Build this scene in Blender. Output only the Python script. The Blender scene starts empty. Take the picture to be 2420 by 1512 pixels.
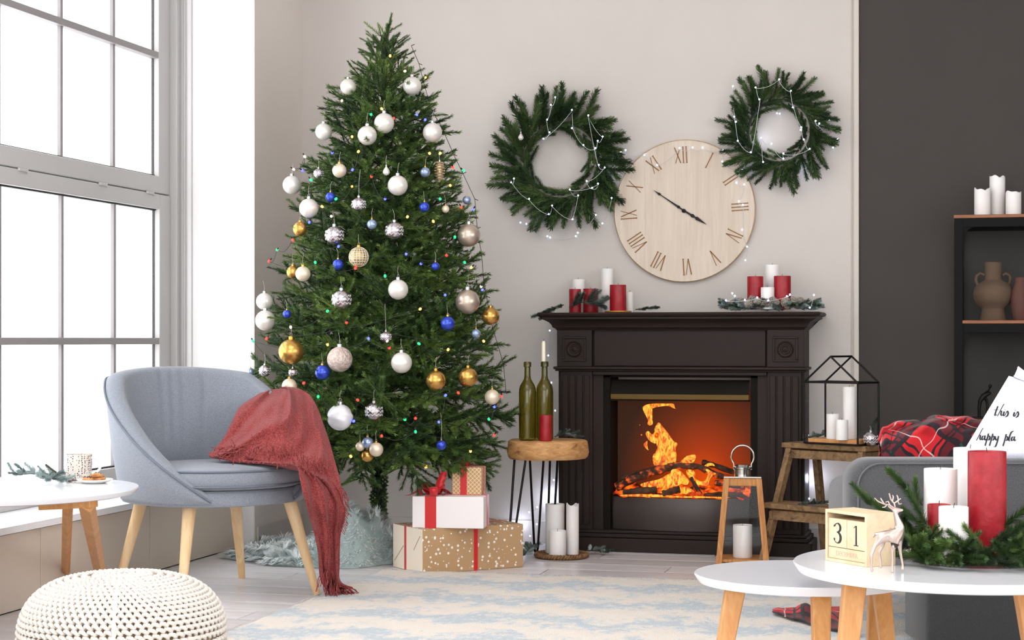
import bpy, bmesh, math, random
from math import sin, cos, pi, radians, atan2, sqrt, exp
from mathutils import Vector, Matrix, Euler
from mathutils import noise as mnoise
random.seed(7)
R = random.Random(11)
# ---------------------------------------------------------------- camera, world, light
FOC, CX, HY, EYE = 4200.0, 1210.0, 803.0, 0.93       # pixels of a 2420x1512 frame, eye height in metres
TH = math.atan(1080/FOC)
ST, CT = sin(TH), cos(TH)
sc = bpy.context.scene
col = sc.collection
cam_d = bpy.data.cameras.new('camera'); cam = bpy.data.objects.new('camera', cam_d); col.objects.link(cam)
cam.location = (0, 0, EYE); cam.rotation_euler = (pi/2, 0, TH)
cam_d.sensor_width = 36; cam_d.sensor_fit = 'HORIZONTAL'; cam_d.lens = FOC/2420*36
cam_d.shift_y = (HY-756)/2420
cam_d.clip_end = 100; cam_d.clip_start = .05
sc.camera = cam
sc.view_settings.view_transform = 'Standard'; sc.view_settings.look = 'None'
sc.view_settings.gamma = 1; sc.view_settings.exposure = 0.0
sc.view_settings.use_curve_mapping = False
w = bpy.data.worlds.new('overcast_sky'); sc.world = w; w.use_nodes = True
bg = w.node_tree.nodes['Background']; bg.inputs[0].default_value = (.93, .965, 1, 1); bg.inputs[1].default_value = 4.6
sc.cycles.max_bounces = 7; sc.cycles.diffuse_bounces = 4; sc.cycles.glossy_bounces = 3
sc.cycles.transmission_bounces = 6; sc.cycles.transparent_max_bounces = 8
sc.cycles.caustics_reflective = False; sc.cycles.caustics_refractive = False
sc.cycles.sample_clamp_indirect = 6
sc.cycles.use_adaptive_sampling = True; sc.cycles.adaptive_threshold = .025
sc.cycles.use_denoising = True
def portal(name, loc, rot, sx, sy):
    l = bpy.data.lights.new(name, 'AREA'); l.shape = 'RECTANGLE'; l.size = sx; l.size_y = sy
    l.cycles.is_portal = True
    o = bpy.data.objects.new(name, l); o.location = loc; o.rotation_euler = rot; col.objects.link(o)
#portal('window_light', (-3.56, 5.7, 1.55), (0, radians(-90), 0), 2.5, 3.2)
#portal('window_light', (-3.56, 1.7, 1.55), (0, radians(-90), 0), 2.5, 3.2)
#portal('window_light', (-.5, -2.45, 1.6), (radians(90), 0, 0), 4.6, 2.4)

def overhead_fill(x, y, e, s=2.2):  # unseen fill lamps, added to brighten the floor and table tops
    l = bpy.data.lights.new('added_fill_light', 'AREA'); l.shape = 'SQUARE'; l.size = s; l.energy = e; l.color = (1, .985, .97)
    o = bpy.data.objects.new('added_fill_light', l); o.location = (x, y, 3.2); col.objects.link(o)
overhead_fill(-1.6, 3.9, 44); overhead_fill(-.2, 1.2, 36)

# ---------------------------------------------------------------- helpers
def P(px, py, t):                        # the point seen at a pixel, t metres in front of the camera
    u = (px-CX)/FOC
    return Vector((t*(-ST+CT*u), t*(CT+ST*u), EYE+(HY-py)/FOC*t))
def FLr(px, py, z=0):                    # on the horizontal plane z
    return P(px, py, (EYE-z)*FOC/(py-HY))
def PY(px, py, Y):
    u = (px-CX)/FOC
    return P(px, py, Y/(CT+ST*u))
def PX(px, py, X):
    u = (px-CX)/FOC
    return P(px, py, X/(-ST+CT*u))
CAMR = Vector((CT, ST, 0)); CAMF = Vector((-ST, CT, 0)); UP = Vector((0, 0, 1))
def lin(c):
    c /= 255
    return c/12.92 if c <= .04045 else ((c+.055)/1.055)**2.4
def rgb(r, g, b): return (lin(r), lin(g), lin(b), 1)

class MB:
    def __init__(s): s.v = []; s.f = []
    def add(s, vs, fs):
        n = len(s.v); s.v += [tuple(v) for v in vs]; s.f += [tuple(i+n for i in f) for f in fs]; return s
    def box(s, lo, hi, M=None):
        x0, y0, z0 = lo; x1, y1, z1 = hi
        vs = [(x0,y0,z0),(x1,y0,z0),(x1,y1,z0),(x0,y1,z0),(x0,y0,z1),(x1,y0,z1),(x1,y1,z1),(x0,y1,z1)]
        if M is not None: vs = [M @ Vector(v) for v in vs]
        return s.add(vs, [(0,3,2,1),(4,5,6,7),(0,1,5,4),(1,2,6,5),(2,3,7,6),(3,0,4,7)])
    def hexa(s, b4, t4):
        return s.add(list(b4)+list(t4), [(0,3,2,1),(4,5,6,7),(0,1,5,4),(1,2,6,5),(2,3,7,6),(3,0,4,7)])
    def bar(s, a, b, w, h, side=None, w2=None, h2=None):      # rectangular bar from a to b
        a, b = Vector(a), Vector(b); d = (b-a).normalized()
        sd = Vector(side) if side is not None else (Vector((0,0,1)) if abs(d.z) < .9 else Vector((1,0,0)))
        x = d.cross(sd).normalized(); y = x.cross(d).normalized()
        w2 = w if w2 is None else w2; h2 = h if h2 is None else h2
        q = lambda c, ww, hh: [c-x*ww/2-y*hh/2, c+x*ww/2-y*hh/2, c+x*ww/2+y*hh/2, c-x*ww/2+y*hh/2]
        return s.hexa(q(a, w, h), q(b, w2, h2))
    def tube(s, pts, r, n=8, cap=True, closed=False):
        pts = [Vector(p) for p in pts]; m = len(pts)
        rr = r if isinstance(r, (list, tuple)) else [r]*m
        vs = []; prev = None
        for i, p in enumerate(pts):
            if closed: d = pts[(i+1) % m]-pts[i-1]
            else: d = pts[min(i+1, m-1)]-pts[max(i-1, 0)]
            d = d.normalized() if d.length > 1e-9 else Vector((0,0,1))
            if prev is None:
                a = Vector((0,0,1)) if abs(d.z) < .9 else Vector((1,0,0)); x = d.cross(a).normalized()
            else:
                x = prev-d*prev.dot(d); x = x.normalized() if x.length > 1e-6 else d.orthogonal().normalized()
            prev = x; y = d.cross(x)
            for k in range(n):
                an = 2*pi*k/n; vs.append(p+x*cos(an)*rr[i]+y*sin(an)*rr[i])
        fs = []
        for i in range(m if closed else m-1):
            j = (i+1) % m
            for k in range(n):
                fs.append((i*n+k, i*n+(k+1) % n, j*n+(k+1) % n, j*n+k))
        if cap and not closed: fs += [tuple(range(n))[::-1], tuple((m-1)*n+k for k in range(n))]
        return s.add(vs, fs)
    def lathe(s, prof, n=32, M=None, f=None):                  # prof (r,z) bottom to top
        vs = []; m = len(prof)
        for i, (r, z) in enumerate(prof):
            for k in range(n):
                an = 2*pi*k/n
                rr = r; zz = z
                if f: rr, zz = f(an, r, z, i)
                v = Vector((rr*cos(an), rr*sin(an), zz)); vs.append(M @ v if M is not None else v)
        fs = [(i*n+k, i*n+(k+1) % n, (i+1)*n+(k+1) % n, (i+1)*n+k) for i in range(m-1) for k in range(n)]
        if prof[0][0] > 1e-5: fs.append(tuple(range(n))[::-1])
        if prof[-1][0] > 1e-5: fs.append(tuple((m-1)*n+k for k in range(n)))
        return s.add(vs, fs)
    def grid(s, fn, nu, nv, closeu=False):                     # fn(i/nu, j/nv)
        vs = []; cu = nu if closeu else nu+1
        for i in range(cu):
            for j in range(nv+1): vs.append(fn(i/nu, j/nv))
        fs = []
        for i in range(nu):
            ii = (i+1) % cu
            for j in range(nv): fs.append((i*(nv+1)+j, ii*(nv+1)+j, ii*(nv+1)+j+1, i*(nv+1)+j+1))
        return s.add(vs, fs)
    def ball(s, c, r, nu=16, nv=10, sz=None):
        c = Vector(c); sz = sz or (1, 1, 1)
        vs = [c+Vector((0,0,-r*sz[2]))]
        for j in range(1, nv):
            a = -pi/2+pi*j/nv
            for k in range(nu):
                b = 2*pi*k/nu; vs.append(c+Vector((r*cos(a)*cos(b)*sz[0], r*cos(a)*sin(b)*sz[1], r*sin(a)*sz[2])))
        vs.append(c+Vector((0,0,r*sz[2]))); fs = []
        for k in range(nu): fs.append((0, 1+(k+1) % nu, 1+k))
        for j in range(nv-2):
            for k in range(nu):
                a0 = 1+j*nu+k; a1 = 1+j*nu+(k+1) % nu; fs.append((a0, a1, a1+nu, a0+nu))
        L = len(vs)-1
        for k in range(nu): fs.append((L, L-nu+k, L-nu+(k+1) % nu))
        return s.add(vs, fs)
    def mesh(s, name, mat=None, smooth=None):
        me = bpy.data.meshes.new(name); me.from_pydata(s.v, [], s.f)
        if mat: me.materials.append(mat)
        if smooth is not None:
            me.polygons.foreach_set('use_smooth', [True]*len(me.polygons))
            me.update(); me.set_sharp_from_angle(angle=radians(smooth))
        me.update(); return me
    def build(s, name, mat, parent=None, smooth=None, bevel=0, seg=2, loc=None, rotz=0, fix=False):
        me = s.mesh(name, mat, smooth)
        if fix:
            bm = bmesh.new(); bm.from_mesh(me); bmesh.ops.recalc_face_normals(bm, faces=bm.faces); bm.to_mesh(me); bm.free()
        o = link(name, me, parent)
        if loc is not None: o.location = loc
        if rotz: o.rotation_euler = (0, 0, rotz)
        if bevel:
            m = o.modifiers.new('bevel', 'BEVEL'); m.width = bevel; m.segments = seg; m.limit_method = 'ANGLE'; m.angle_limit = radians(40)
            if smooth is None:
                me.polygons.foreach_set('use_smooth', [True]*len(me.polygons)); m.harden_normals = True
        return o
def link(name, me, parent=None):
    o = bpy.data.objects.new(name, me); col.objects.link(o)
    if parent is not None: o.parent = parent
    return o
def empty(name, loc=(0,0,0), rz=0): 
    o = bpy.data.objects.new(name, None); o.empty_display_size = .05; o.location = loc; o.rotation_euler = (0,0,rz); col.objects.link(o); return o
def tag(o, label=None, cat=None, group=None, kind=None):
    if label: o['label'] = label
    if cat: o['category'] = cat
    if group: o['group'] = group
    if kind: o['kind'] = kind
    return o
def thing(name, label, cat, loc=(0,0,0), rz=0, group=None): return tag(empty(name, loc, rz), label, cat, group)
def struct(o): o['kind'] = 'structure'; return o
def frame(ex, ey, o):                                          # matrix of local axes ex, ey (horizontal) and up, at o
    ex = Vector(ex).normalized(); ey = Vector(ey).normalized()
    return Matrix(((ex.x, ey.x, 0, o[0]), (ex.y, ey.y, 0, o[1]), (0, 0, 1, o[2]), (0, 0, 0, 1)))

# ---------------------------------------------------------------- materials
def nt(m): return m.node_tree.nodes, m.node_tree.links
def mat(name, c, rough=.6, metal=0, spec=None, coat=0, sheen=0, trans=0, ior=None, emit=None, es=0, var=0, vs=8, bump=0, bs=60, stretch=None, sss=0, c2=None):
    m = bpy.data.materials.new(name); m.use_nodes = True; N, L = nt(m); b = N['Principled BSDF']
    b.inputs['Base Color'].default_value = c; b.inputs['Roughness'].default_value = rough; b.inputs['Metallic'].default_value = metal
    if spec is not None: b.inputs['Specular IOR Level'].default_value = spec
    if coat: b.inputs['Coat Weight'].default_value = coat; b.inputs['Coat Roughness'].default_value = .15
    if sheen: b.inputs['Sheen Weight'].default_value = sheen; b.inputs['Sheen Roughness'].default_value = .5
    if trans: b.inputs['Transmission Weight'].default_value = trans
    if ior: b.inputs['IOR'].default_value = ior
    if sss: b.inputs['Subsurface Weight'].default_value = sss; b.inputs['Subsurface Scale'].default_value = .01; b.inputs['Subsurface Radius'].default_value = (1, .6, .4)
    if emit: b.inputs['Emission Color'].default_value = emit; b.inputs['Emission Strength'].default_value = es
    if var or c2 or bump:
        tc = N.new('ShaderNodeTexCoord'); mp = N.new('ShaderNodeMapping'); L.new(tc.outputs['Object'], mp.inputs[0])
        if stretch: mp.inputs['Scale'].default_value = stretch
        if var or c2:
            n = N.new('ShaderNodeTexNoise'); n.inputs['Scale'].default_value = vs; n.inputs['Detail'].default_value = 4; L.new(mp.outputs[0], n.inputs[0])
            r = N.new('ShaderNodeValToRGB'); L.new(n.outputs[0], r.inputs[0])
            r.color_ramp.elements[0].position = .3; r.color_ramp.elements[1].position = .7
            a = c2 if c2 else tuple(x*(1-var) for x in c[:3])+(1,)
            z = c if c2 else tuple(min(1, x*(1+var)) for x in c[:3])+(1,)
            r.color_ramp.elements[0].color = a; r.color_ramp.elements[1].color = z
            L.new(r.outputs[0], b.inputs['Base Color'])
        if bump:
            n2 = N.new('ShaderNodeTexNoise'); n2.inputs['Scale'].default_value = bs; n2.inputs['Detail'].default_value = 3; L.new(mp.outputs[0], n2.inputs[0])
            bu = N.new('ShaderNodeBump'); bu.inputs['Strength'].default_value = bump; bu.inputs['Distance'].default_value = .01
            L.new(n2.outputs[0], bu.inputs['Height']); L.new(bu.outputs[0], b.inputs['Normal'])
    return m
def wood(name, c1, c2, scale=(3, 3, .35), freq=9, rough=.45, bump=.15, coord='Object', dark=None):
    m = bpy.data.materials.new(name); m.use_nodes = True; N, L = nt(m); b = N['Principled BSDF']
    b.inputs['Roughness'].default_value = rough
    tc = N.new('ShaderNodeTexCoord'); mp = N.new('ShaderNodeMapping'); mp.inputs['Scale'].default_value = scale; L.new(tc.outputs[coord], mp.inputs[0])
    n = N.new('ShaderNodeTexNoise'); n.inputs['Scale'].default_value = freq; n.inputs['Detail'].default_value = 6; n.inputs['Distortion'].default_value = 1.2; L.new(mp.outputs[0], n.inputs[0])
    n3 = N.new('ShaderNodeTexNoise'); n3.inputs['Scale'].default_value = freq*7; n3.inputs['Detail'].default_value = 2; L.new(mp.outputs[0], n3.inputs[0])
    ad = N.new('ShaderNodeMath'); ad.operation = 'MULTIPLY_ADD'; ad.inputs[1].default_value = .35; L.new(n3.outputs[0], ad.inputs[0]); L.new(n.outputs[0], ad.inputs[2])
    r = N.new('ShaderNodeValToRGB'); L.new(ad.outputs[0], r.inputs[0]); e = r.color_ramp.elements
    e[0].position = .5; e[1].position = .82; e[0].color = c1; e[1].color = c2
    if dark: k = e.new(.92); k.color = dark
    L.new(r.outputs[0], b.inputs['Base Color'])
    bu = N.new('ShaderNodeBump'); bu.inputs['Strength'].default_value = bump; bu.inputs['Distance'].default_value = .003
    L.new(ad.outputs[0], bu.inputs['Height']); L.new(bu.outputs[0], b.inputs['Normal'])
    return m
def fabric(name, c, c2, scale=900, rough=.9, sheen=.2, bump=.4, blot=0):
    m = bpy.data.materials.new(name); m.use_nodes = True; N, L = nt(m); b = N['Principled BSDF']
    b.inputs['Roughness'].default_value = rough; b.inputs['Sheen Weight'].default_value = sheen
    tc = N.new('ShaderNodeTexCoord')
    n = N.new('ShaderNodeTexNoise'); n.inputs['Scale'].default_value = scale*.35; n.inputs['Detail'].default_value = 2; L.new(tc.outputs['Object'], n.inputs[0])
    r = N.new('ShaderNodeValToRGB'); L.new(n.outputs[0], r.inputs[0]); r.color_ramp.elements[0].position = .38; r.color_ramp.elements[1].position = .62
    r.color_ramp.elements[0].color = c2; r.color_ramp.elements[1].color = c
    L.new(r.outputs[0], b.inputs['Base Color'])
    bu = N.new('ShaderNodeBump'); bu.inputs['Strength'].default_value = bump; bu.inputs['Distance'].default_value = .002
    L.new(n.outputs[0], bu.inputs['Height']); L.new(bu.outputs[0], b.inputs['Normal'])
    return m
def emission(name, c, s):
    m = bpy.data.materials.new(name); m.use_nodes = True; N, L = nt(m); b = N['Principled BSDF']
    b.inputs['Base Color'].default_value = c; b.inputs['Emission Color'].default_value = c; b.inputs['Emission Strength'].default_value = s
    return m

M_wall = mat('wall_paint', rgb(204, 196, 189), .85, var=.02, vs=3, bump=.05, bs=90)
M_white = mat('white_window_paint', rgb(190, 187, 185), .5, bump=.05, bs=40)
M_pier = mat('lightened_pier_paint', rgb(228, 219, 211), .85, var=.02, vs=3)
M_bar = mat('shaded_bar_paint', rgb(146, 140, 140), .5)  # window paint darkened on the bars to imitate shade
M_reveal = mat('white_plaster', rgb(235, 232, 232), .8)
M_panel = mat('beige_panel', rgb(206, 192, 176), .45, var=.03, vs=2)
M_dark = mat('charcoal_wall_paint', rgb(63, 57, 53), .8, var=.03, vs=3, bump=.04, bs=80)
M_rubber = mat('black_gasket', rgb(25, 24, 24), .6)
M_steel = mat('polished_steel', rgb(200, 196, 190), .18, 1)
M_fire = mat('dark_brown_lacquer', rgb(42, 32, 27), .55, spec=.2)
M_black = mat('black_metal', rgb(22, 20, 19), .45, .6)
M_tabletop = mat('white_lacquer', rgb(236, 236, 240), .16, coat=.3)
M_oak = wood('oak', rgb(214, 158, 98), rgb(196, 133, 72), rough=.45)
M_beech = wood('beech', rgb(236, 205, 160), rgb(222, 184, 134), rough=.4)
M_bamboo = wood('bamboo', rgb(205, 145, 78), rgb(176, 112, 50), scale=(6, 6, .5))
M_rustic = wood('rustic_wood', rgb(150, 118, 80), rgb(110, 82, 52), scale=(4, 4, 4), freq=7, rough=.7, bump=.4, dark=rgb(66, 48, 32))
M_walnut = wood('shelf_wood', rgb(150, 92, 52), rgb(126, 72, 38), scale=(.5, 4, 4))
M_greyfab = fabric('grey_blue_upholstery', rgb(148, 154, 163), rgb(118, 123, 133), 1500)
M_sofafab = fabric('slate_upholstery', rgb(82, 82, 84), rgb(64, 64, 67), 900, sheen=.35)
M_pipe = mat('grey_piping', rgb(108, 114, 126), .8)
M_throw = fabric('dusty_red_wool', rgb(158, 66, 64), rgb(112, 38, 37), 600, bump=.8, sheen=.08)
M_whitewax = mat('white_wax', rgb(240, 236, 233), .45, sss=.3)
M_redwax = mat('red_wax', rgb(140, 4, 16), .45, c2=rgb(166, 26, 38), vs=38, bump=.25, bs=30)
M_wick = mat('wick', rgb(60, 50, 40), .9)
# ================================================================ the room
XP, XW, XR, YV, YB = -3.079, -3.457, -3.163, 7.367, 7.95      # pier face, window plane, panel face, reveal, back wall
ZC = 3.25
XE = PY(2018, 500, YB).x                                       # end of the light wall
floor = MB().box((-4, -2.6, -.06), (3.6, 8.1, -.012)).build('floor', mat('floor_joint', rgb(150, 142, 138), .8)); struct(floor)
planks = []
for i, (a, b_) in enumerate([((226,221,222),(205,198,198)), ((220,214,214),(198,191,190)), ((230,226,226),(212,206,206))]):
    planks.append(wood('pale_laminate_%s' % 'abc'[i], rgb(*a), rgb(*b_), scale=(.35, 3, 3), freq=5+i, rough=.32, bump=.05))
PL, PW = 1.29, .192
pm = {}
for r_ in range(28):
    y0 = 8.0-(r_+1)*PW
    if y0 < 2.9: break
    off = (r_*.47) % PL
    for k in range(-1, 5):
        x0 = -3.17+k*PL-off; x1 = x0+PL
        x0 = max(x0, -3.17); x1 = min(x1, 1.2)
        if x1-x0 < .06: continue
        key = (round(x1-x0, 3), R.randrange(3))
        if key not in pm:
            L_ = x1-x0; e = .0012
            mb = MB(); mb.add([(e,e,-.012),(L_-e,e,-.012),(L_-e,PW-e,-.012),(e,PW-e,-.012),(e+.002,e+.002,0),(L_-e-.002,e+.002,0),(L_-e-.002,PW-e-.002,0),(e+.002,PW-e-.002,0)],
                              [(4,5,6,7),(0,1,5,4),(1,2,6,5),(2,3,7,6),(3,0,4,7)])
            pm[key] = mb.mesh('plank', planks[key[1]])
        o = link('plank', pm[key], floor); o.location = (x0, y0, 0)
# near, unseen part of the floor, one sheet
MB().box((-3.17, -2.6, -.012), (3.6, 8.0-28*PW if 8.0-28*PW > 2.9 else 2.9, -.0005)).build('floor_board_area', planks[0], floor)
MB().box((1.2, 2.9, -.012), (3.6, 8.0, -.0005)).build('floor_board_area', planks[0], floor)

struct(MB().box((-4, -2.6, ZC), (3.6, 8.1, ZC+.1)).build('ceiling', mat('ceiling_white', rgb(240, 238, 236), .9)))
struct(MB().box((-4, YB, 0), (XE, YB+.15, ZC)).build('wall_back', M_wall))
struct(MB().box((XE+.022, YB, 0), (3.6, YB+.15, ZC)).build('wall_back_accent', M_dark))
struct(MB().box((XE, YB-.012, 0), (XE+.022, YB+.1, ZC)).box((XE-.012, YB-.005, 0), (XE-.008, YB+.05, ZC)).build('trim_1', mat('cream_trim', rgb(205, 196, 186), .7), bevel=.002))
# left wall: under-window bench, piers, lintel
wl = MB()
wl.box((XP-.9, YV, 0), (XP, YB, ZC))
wl.box((XW-.45, 3.3, .27), (XP, 4.1, ZC))
wl.box((XW-.45, -.1-.7, .27), (XP, .1, ZC)); wl.box((XW-.45, -2.6, 0), (XP, -.8, ZC))
wl.box((XW-.45, -.1, 2.82), (XP, YV, ZC))
struct(wl.build('wall_left', M_reveal, bevel=.004))
# the pier's room side: wall paint lightened in place of missing fill light
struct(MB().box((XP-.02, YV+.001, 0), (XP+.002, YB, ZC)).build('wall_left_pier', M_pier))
bench = MB().box((XW-.45, -.8, 0), (XR-.014, YV, .272)).build('wall_left_bench', M_panel); struct(bench)
for k in range(9):
    y1 = YV-.005-k*.86; y0 = y1-.856
    MB().box((XR-.014, y0, .004), (XR, y1, .268)).build('panel', M_panel, bench, bevel=.002)
sill = MB().box((XW-.02, -.1, .272), (XR+.012, YV, .296)).build('windowsill', mat('white_sill', rgb(238, 237, 238), .3)); struct(sill); sill.name = 'trim_2'
bb = MB(); bb.box((XP+.002, YV+.02, 0), (XP+.014, YB, .1)); struct(bb.build('baseboard_left', M_wall, bevel=.003))
struct(MB().box((XP, YB-.014, 0), (XE, YB, .1)).build('baseboard_back', M_wall, bevel=.003))
struct(MB().box((3.5, -2.6, 0), (3.6, 8.0, .8)).box((3.5, -2.6, 2.7), (3.6, 8.0, ZC)).box((3.5, 4.6, .8), (3.6, 8.0, 2.7)).box((3.5, -2.6, .8), (3.6, -1.2, 2.7)).build('wall_right', M_wall))  # opening added in this unseen wall to let in more fill light
# wall behind the camera with its own big opening
wf = MB().box((-4, -2.6, 0), (3.6, -2.5, .5)).box((-4, -2.6, 2.9), (3.6, -2.5, ZC)).box((-4, -2.6, .5), (-3.0, -2.5, 2.9)).box((2.8, -2.6, .5), (3.6, -2.5, 2.9))
struct(wf.build('wall_front', M_wall))

# ---- window
def window(y_hi, y_lo, name, muls):
    root = empty(name); struct(root)
    T = .05; x0, x1 = XW-T, XW
    zb, zt = .296, 2.82
    za, zr, zc = 1.507, 1.574, 1.652                           # lower sash glass top, meeting line, upper sash glass bottom
    f = MB()                                                   # outer frame
    f.box((x0-.02, y_hi-.012, zb), (x1+.045, y_hi, zt)).box((x0-.02, y_hi-.05, zb), (x1+.03, y_hi-.012, zt))
    f.box((x0-.02, y_lo, zb), (x1+.03, y_lo+.05, zt)); f.box((x0-.02, y_lo, zt-.05), (x1+.03, y_hi, zt)); f.box((x0-.02, y_lo, zb), (x1+.02, y_hi, zb+.03))
    f.build('window_frame', M_white, root, bevel=.004)
    b = MB(); b.tube([(x1+.05, y_hi-.012, zb), (x1+.05, y_hi-.012, zt)], .005, 8); b.tube([(x1+.08, y_hi-.002, zb), (x1+.08, y_hi-.002, zt)], .003, 8)
    b.build('bead', M_white, root, smooth=40)
    def sash(nm, z0, z1, gz0, gz1, hz, dx):
        s = empty(nm); s.parent = root
        st = MB()
        st.box((x0+dx, y_hi-.16, z0), (x1+dx, y_hi-.05, z1)); st.box((x0+dx, y_lo+.05, z0), (x1+dx, y_lo+.14, z1))
        st.box((x0+dx, y_lo+.14, z0), (x1+dx, y_hi-.16, gz0)); st.box((x0+dx, y_lo+.14, gz1), (x1+dx, y_hi-.16, z1))
        st.build('sash_rail', M_white, s, bevel=.005)
        g = MB()
        for z in (gz0, gz1): g.box((x0+dx+.012, y_lo+.14, z-.006), (x0+dx+.03, y_hi-.16, z+.006))
        g.box((x0+dx+.016, y_hi-.166, gz0), (x0+dx+.023, y_hi-.156, gz1))
        g.build('gasket', M_rubber, s)
        ys = [y_hi-.16-m for m in muls if y_hi-.16-m > y_lo+.2]
        for y in ys: MB().box((x0+dx+.014, y-.010, gz0), (x0+dx+.030, y+.010, gz1)).build('muntin', M_bar, s, bevel=.002)
        edges = [y_hi-.16]+ys+[y_lo+.14]
        for z in hz: MB().box((x0+dx+.008, y_lo+.14, z-.014), (x1+dx-.003, y_hi-.15, z+.014)).build('muntin', M_bar, s, bevel=.002)
        zz = [gz0]+hz+[gz1]
        for a, c in zip(edges[1:], edges[:-1]):
            for d, e in zip(zz[:-1], zz[1:]):
                MB().box((x0+dx+.019, a+.008, d+.008), (x0+dx+.023, c-.008, e-.008)).build('pane', M_glass, s)
    sash('lower_sash', zb+.03, zr-.002, zb+.1, za, [.925], 0)
    sash('upper_sash', zr+.002, zt-.05, zc, zt-.12, [2.186], -.004)
    for y in (y_hi-.265, y_hi-.70, y_hi-1.34):
        l = MB(); l.box((x1-.002, y-.03, zr-.010), (x1+.009, y+.03, zr+.003)); l.box((x1-.002, y+.032, zr-.014), (x1+.005, y+.042, zr+.006))
        l.build('latch', M_white, root, bevel=.003)
M_glass = bpy.data.materials.new('window_glass'); M_glass.use_nodes = True
N, L = nt(M_glass); N.clear(); o_ = N.new('ShaderNodeOutputMaterial'); mx = N.new('ShaderNodeMixShader'); t_ = N.new('ShaderNodeBsdfTransparent'); g_ = N.new('ShaderNodeBsdfGlossy')
mx.inputs[0].default_value = .05; g_.inputs['Roughness'].default_value = .02
L.new(t_.outputs[0], mx.inputs[1]); L.new(g_.outputs[0], mx.inputs[2]); L.new(mx.outputs[0], o_.inputs[0])
yg = PX(385, 500, XW).y                                        # right glass edge of the photographed window
window(YV, 4.1, 'window_1', [yg-PX(p, 800, XW).y for p in (290, 168, 22)]+[yg-PX(22, 800, XW).y+.4*k for k in (1, 2)])
window(3.3, .1, 'window_2', [.4*k for k in range(1, 8)])

# ================================================================ rug
def rug_mat():
    m = bpy.data.materials.new('rug_pile'); m.use_nodes = True; N, L = nt(m); b = N['Principled BSDF']; b.inputs['Roughness'].default_value = .95
    tc = N.new('ShaderNodeTexCoord'); mp = N.new('ShaderNodeMapping'); mp.inputs['Scale'].default_value = (1.6, 1.15, 1); L.new(tc.outputs['Object'], mp.inputs[0])
    # zig-zag bands
    sx = N.new('ShaderNodeSeparateXYZ'); L.new(mp.outputs[0], sx.inputs[0])
    tri = N.new('ShaderNodeMath'); tri.operation = 'PINGPONG'; tri.inputs[1].default_value = .38; L.new(sx.outputs[0], tri.inputs[0])
    am = N.new('ShaderNodeMath'); am.operation = 'MULTIPLY_ADD'; am.inputs[1].default_value = .35; L.new(tri.outputs[0], am.inputs[0]); L.new(sx.outputs[1], am.inputs[2])
    nz = N.new('ShaderNodeTexNoise'); nz.inputs['Scale'].default_value = 4.2; nz.inputs['Detail'].default_value = 9; nz.inputs['Roughness'].default_value = .82; L.new(mp.outputs[0], nz.inputs[0])
    am2 = N.new('ShaderNodeMath'); am2.operation = 'MULTIPLY_ADD'; am2.inputs[1].default_value = 1.25; L.new(nz.outputs[0], am2.inputs[0]); L.new(am.outputs[0], am2.inputs[2])
    pp = N.new('ShaderNodeMath'); pp.operation = 'PINGPONG'; pp.inputs[1].default_value = .24; L.new(am2.outputs[0], pp.inputs[0])
    n2 = N.new('ShaderNodeTexNoise'); n2.inputs['Scale'].default_value = 70; n2.inputs['Detail'].default_value = 3; L.new(tc.outputs['Object'], n2.inputs[0])
    a3 = N.new('ShaderNodeMath'); a3.operation = 'MULTIPLY_ADD'; a3.inputs[1].default_value = .22; L.new(n2.outputs[0], a3.inputs[0]); L.new(pp.outputs[0], a3.inputs[2])
    r = N.new('ShaderNodeValToRGB'); e = r.color_ramp.elements; L.new(a3.outputs[0], r.inputs[0])
    e[0].position = .19; e[0].color = rgb(204, 206, 206); e[1].position = .27; e[1].color = rgb(226, 216, 205)
    k = e.new(.14); k.color = rgb(186, 194, 199)
    L.new(r.outputs[0], b.inputs['Base Color'])
    n3 = N.new('ShaderNodeTexNoise'); n3.inputs['Scale'].default_value = 260; L.new(tc.outputs['Object'], n3.inputs[0])
    bu = N.new('ShaderNodeBump'); bu.inputs['Strength'].default_value = .9; bu.inputs['Distance'].default_value = .004; L.new(n3.outputs[0], bu.inputs['Height']); L.new(bu.outputs[0], b.inputs['Normal'])
    return m
c0 = FLr(905, 1352); rx0 = c0.x-.01; ry1 = c0.y+.03
def rugf(u, v):
    x = rx0+(2.9)*u; y = ry1-3.6*v
    e = min(u*2.9, (1-u)*2.9, v*3.6, (1-v)*3.6)
    z = .011*min(1, e/.012)+.0015*sin(x*37)*sin(y*41)
    if u == 0: x += .006*sin(y*60)
    if v == 0: y += .006*sin(x*55)
    return (x, y, max(.001, z))
rug = thing('rug', 'cream shaggy rug with pale blue ragged zigzag pattern, on the floor before the fireplace', 'rug')
MB().grid(lambda u, v: rugf(u, v), 140, 140).build('pile', rug_mat(), rug, smooth=60, fix=True)
fb = MB()
for k in range(900):
    if k % 2: x, y, dx, dy = rx0, ry1-R.random()*3.4, -1, R.uniform(-.6, .6)
    else: x, y, dx, dy = rx0+R.random()*2.6, ry1, R.uniform(-.6, .6), 1
    l = R.uniform(.006, .016)
    fb.add([(x, y, .010), (x+.003*abs(dy), y+.003*abs(dx), .010), (x+dx*l, y+dy*l, .002)], [(0, 1, 2)])
tag(fb.build('edge_pile', mat('rug_cream', rgb(235, 230, 224), .95), rug), kind='stuff')

# ================================================================ fireplace
fp = thing('fireplace', 'dark brown electric fireplace with moulded mantel and fluted pilasters against the back wall', 'fireplace', (-1.228, 7.70, 0))
HW, YF = .543, 0.0                                             # local frame: x from the centre, y back from the pilaster face
def fbox(name, lo, hi, m=M_fire, bev=.003, par=None): return MB().box(lo, hi).build(name, m, par or fp, bevel=bev)
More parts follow.
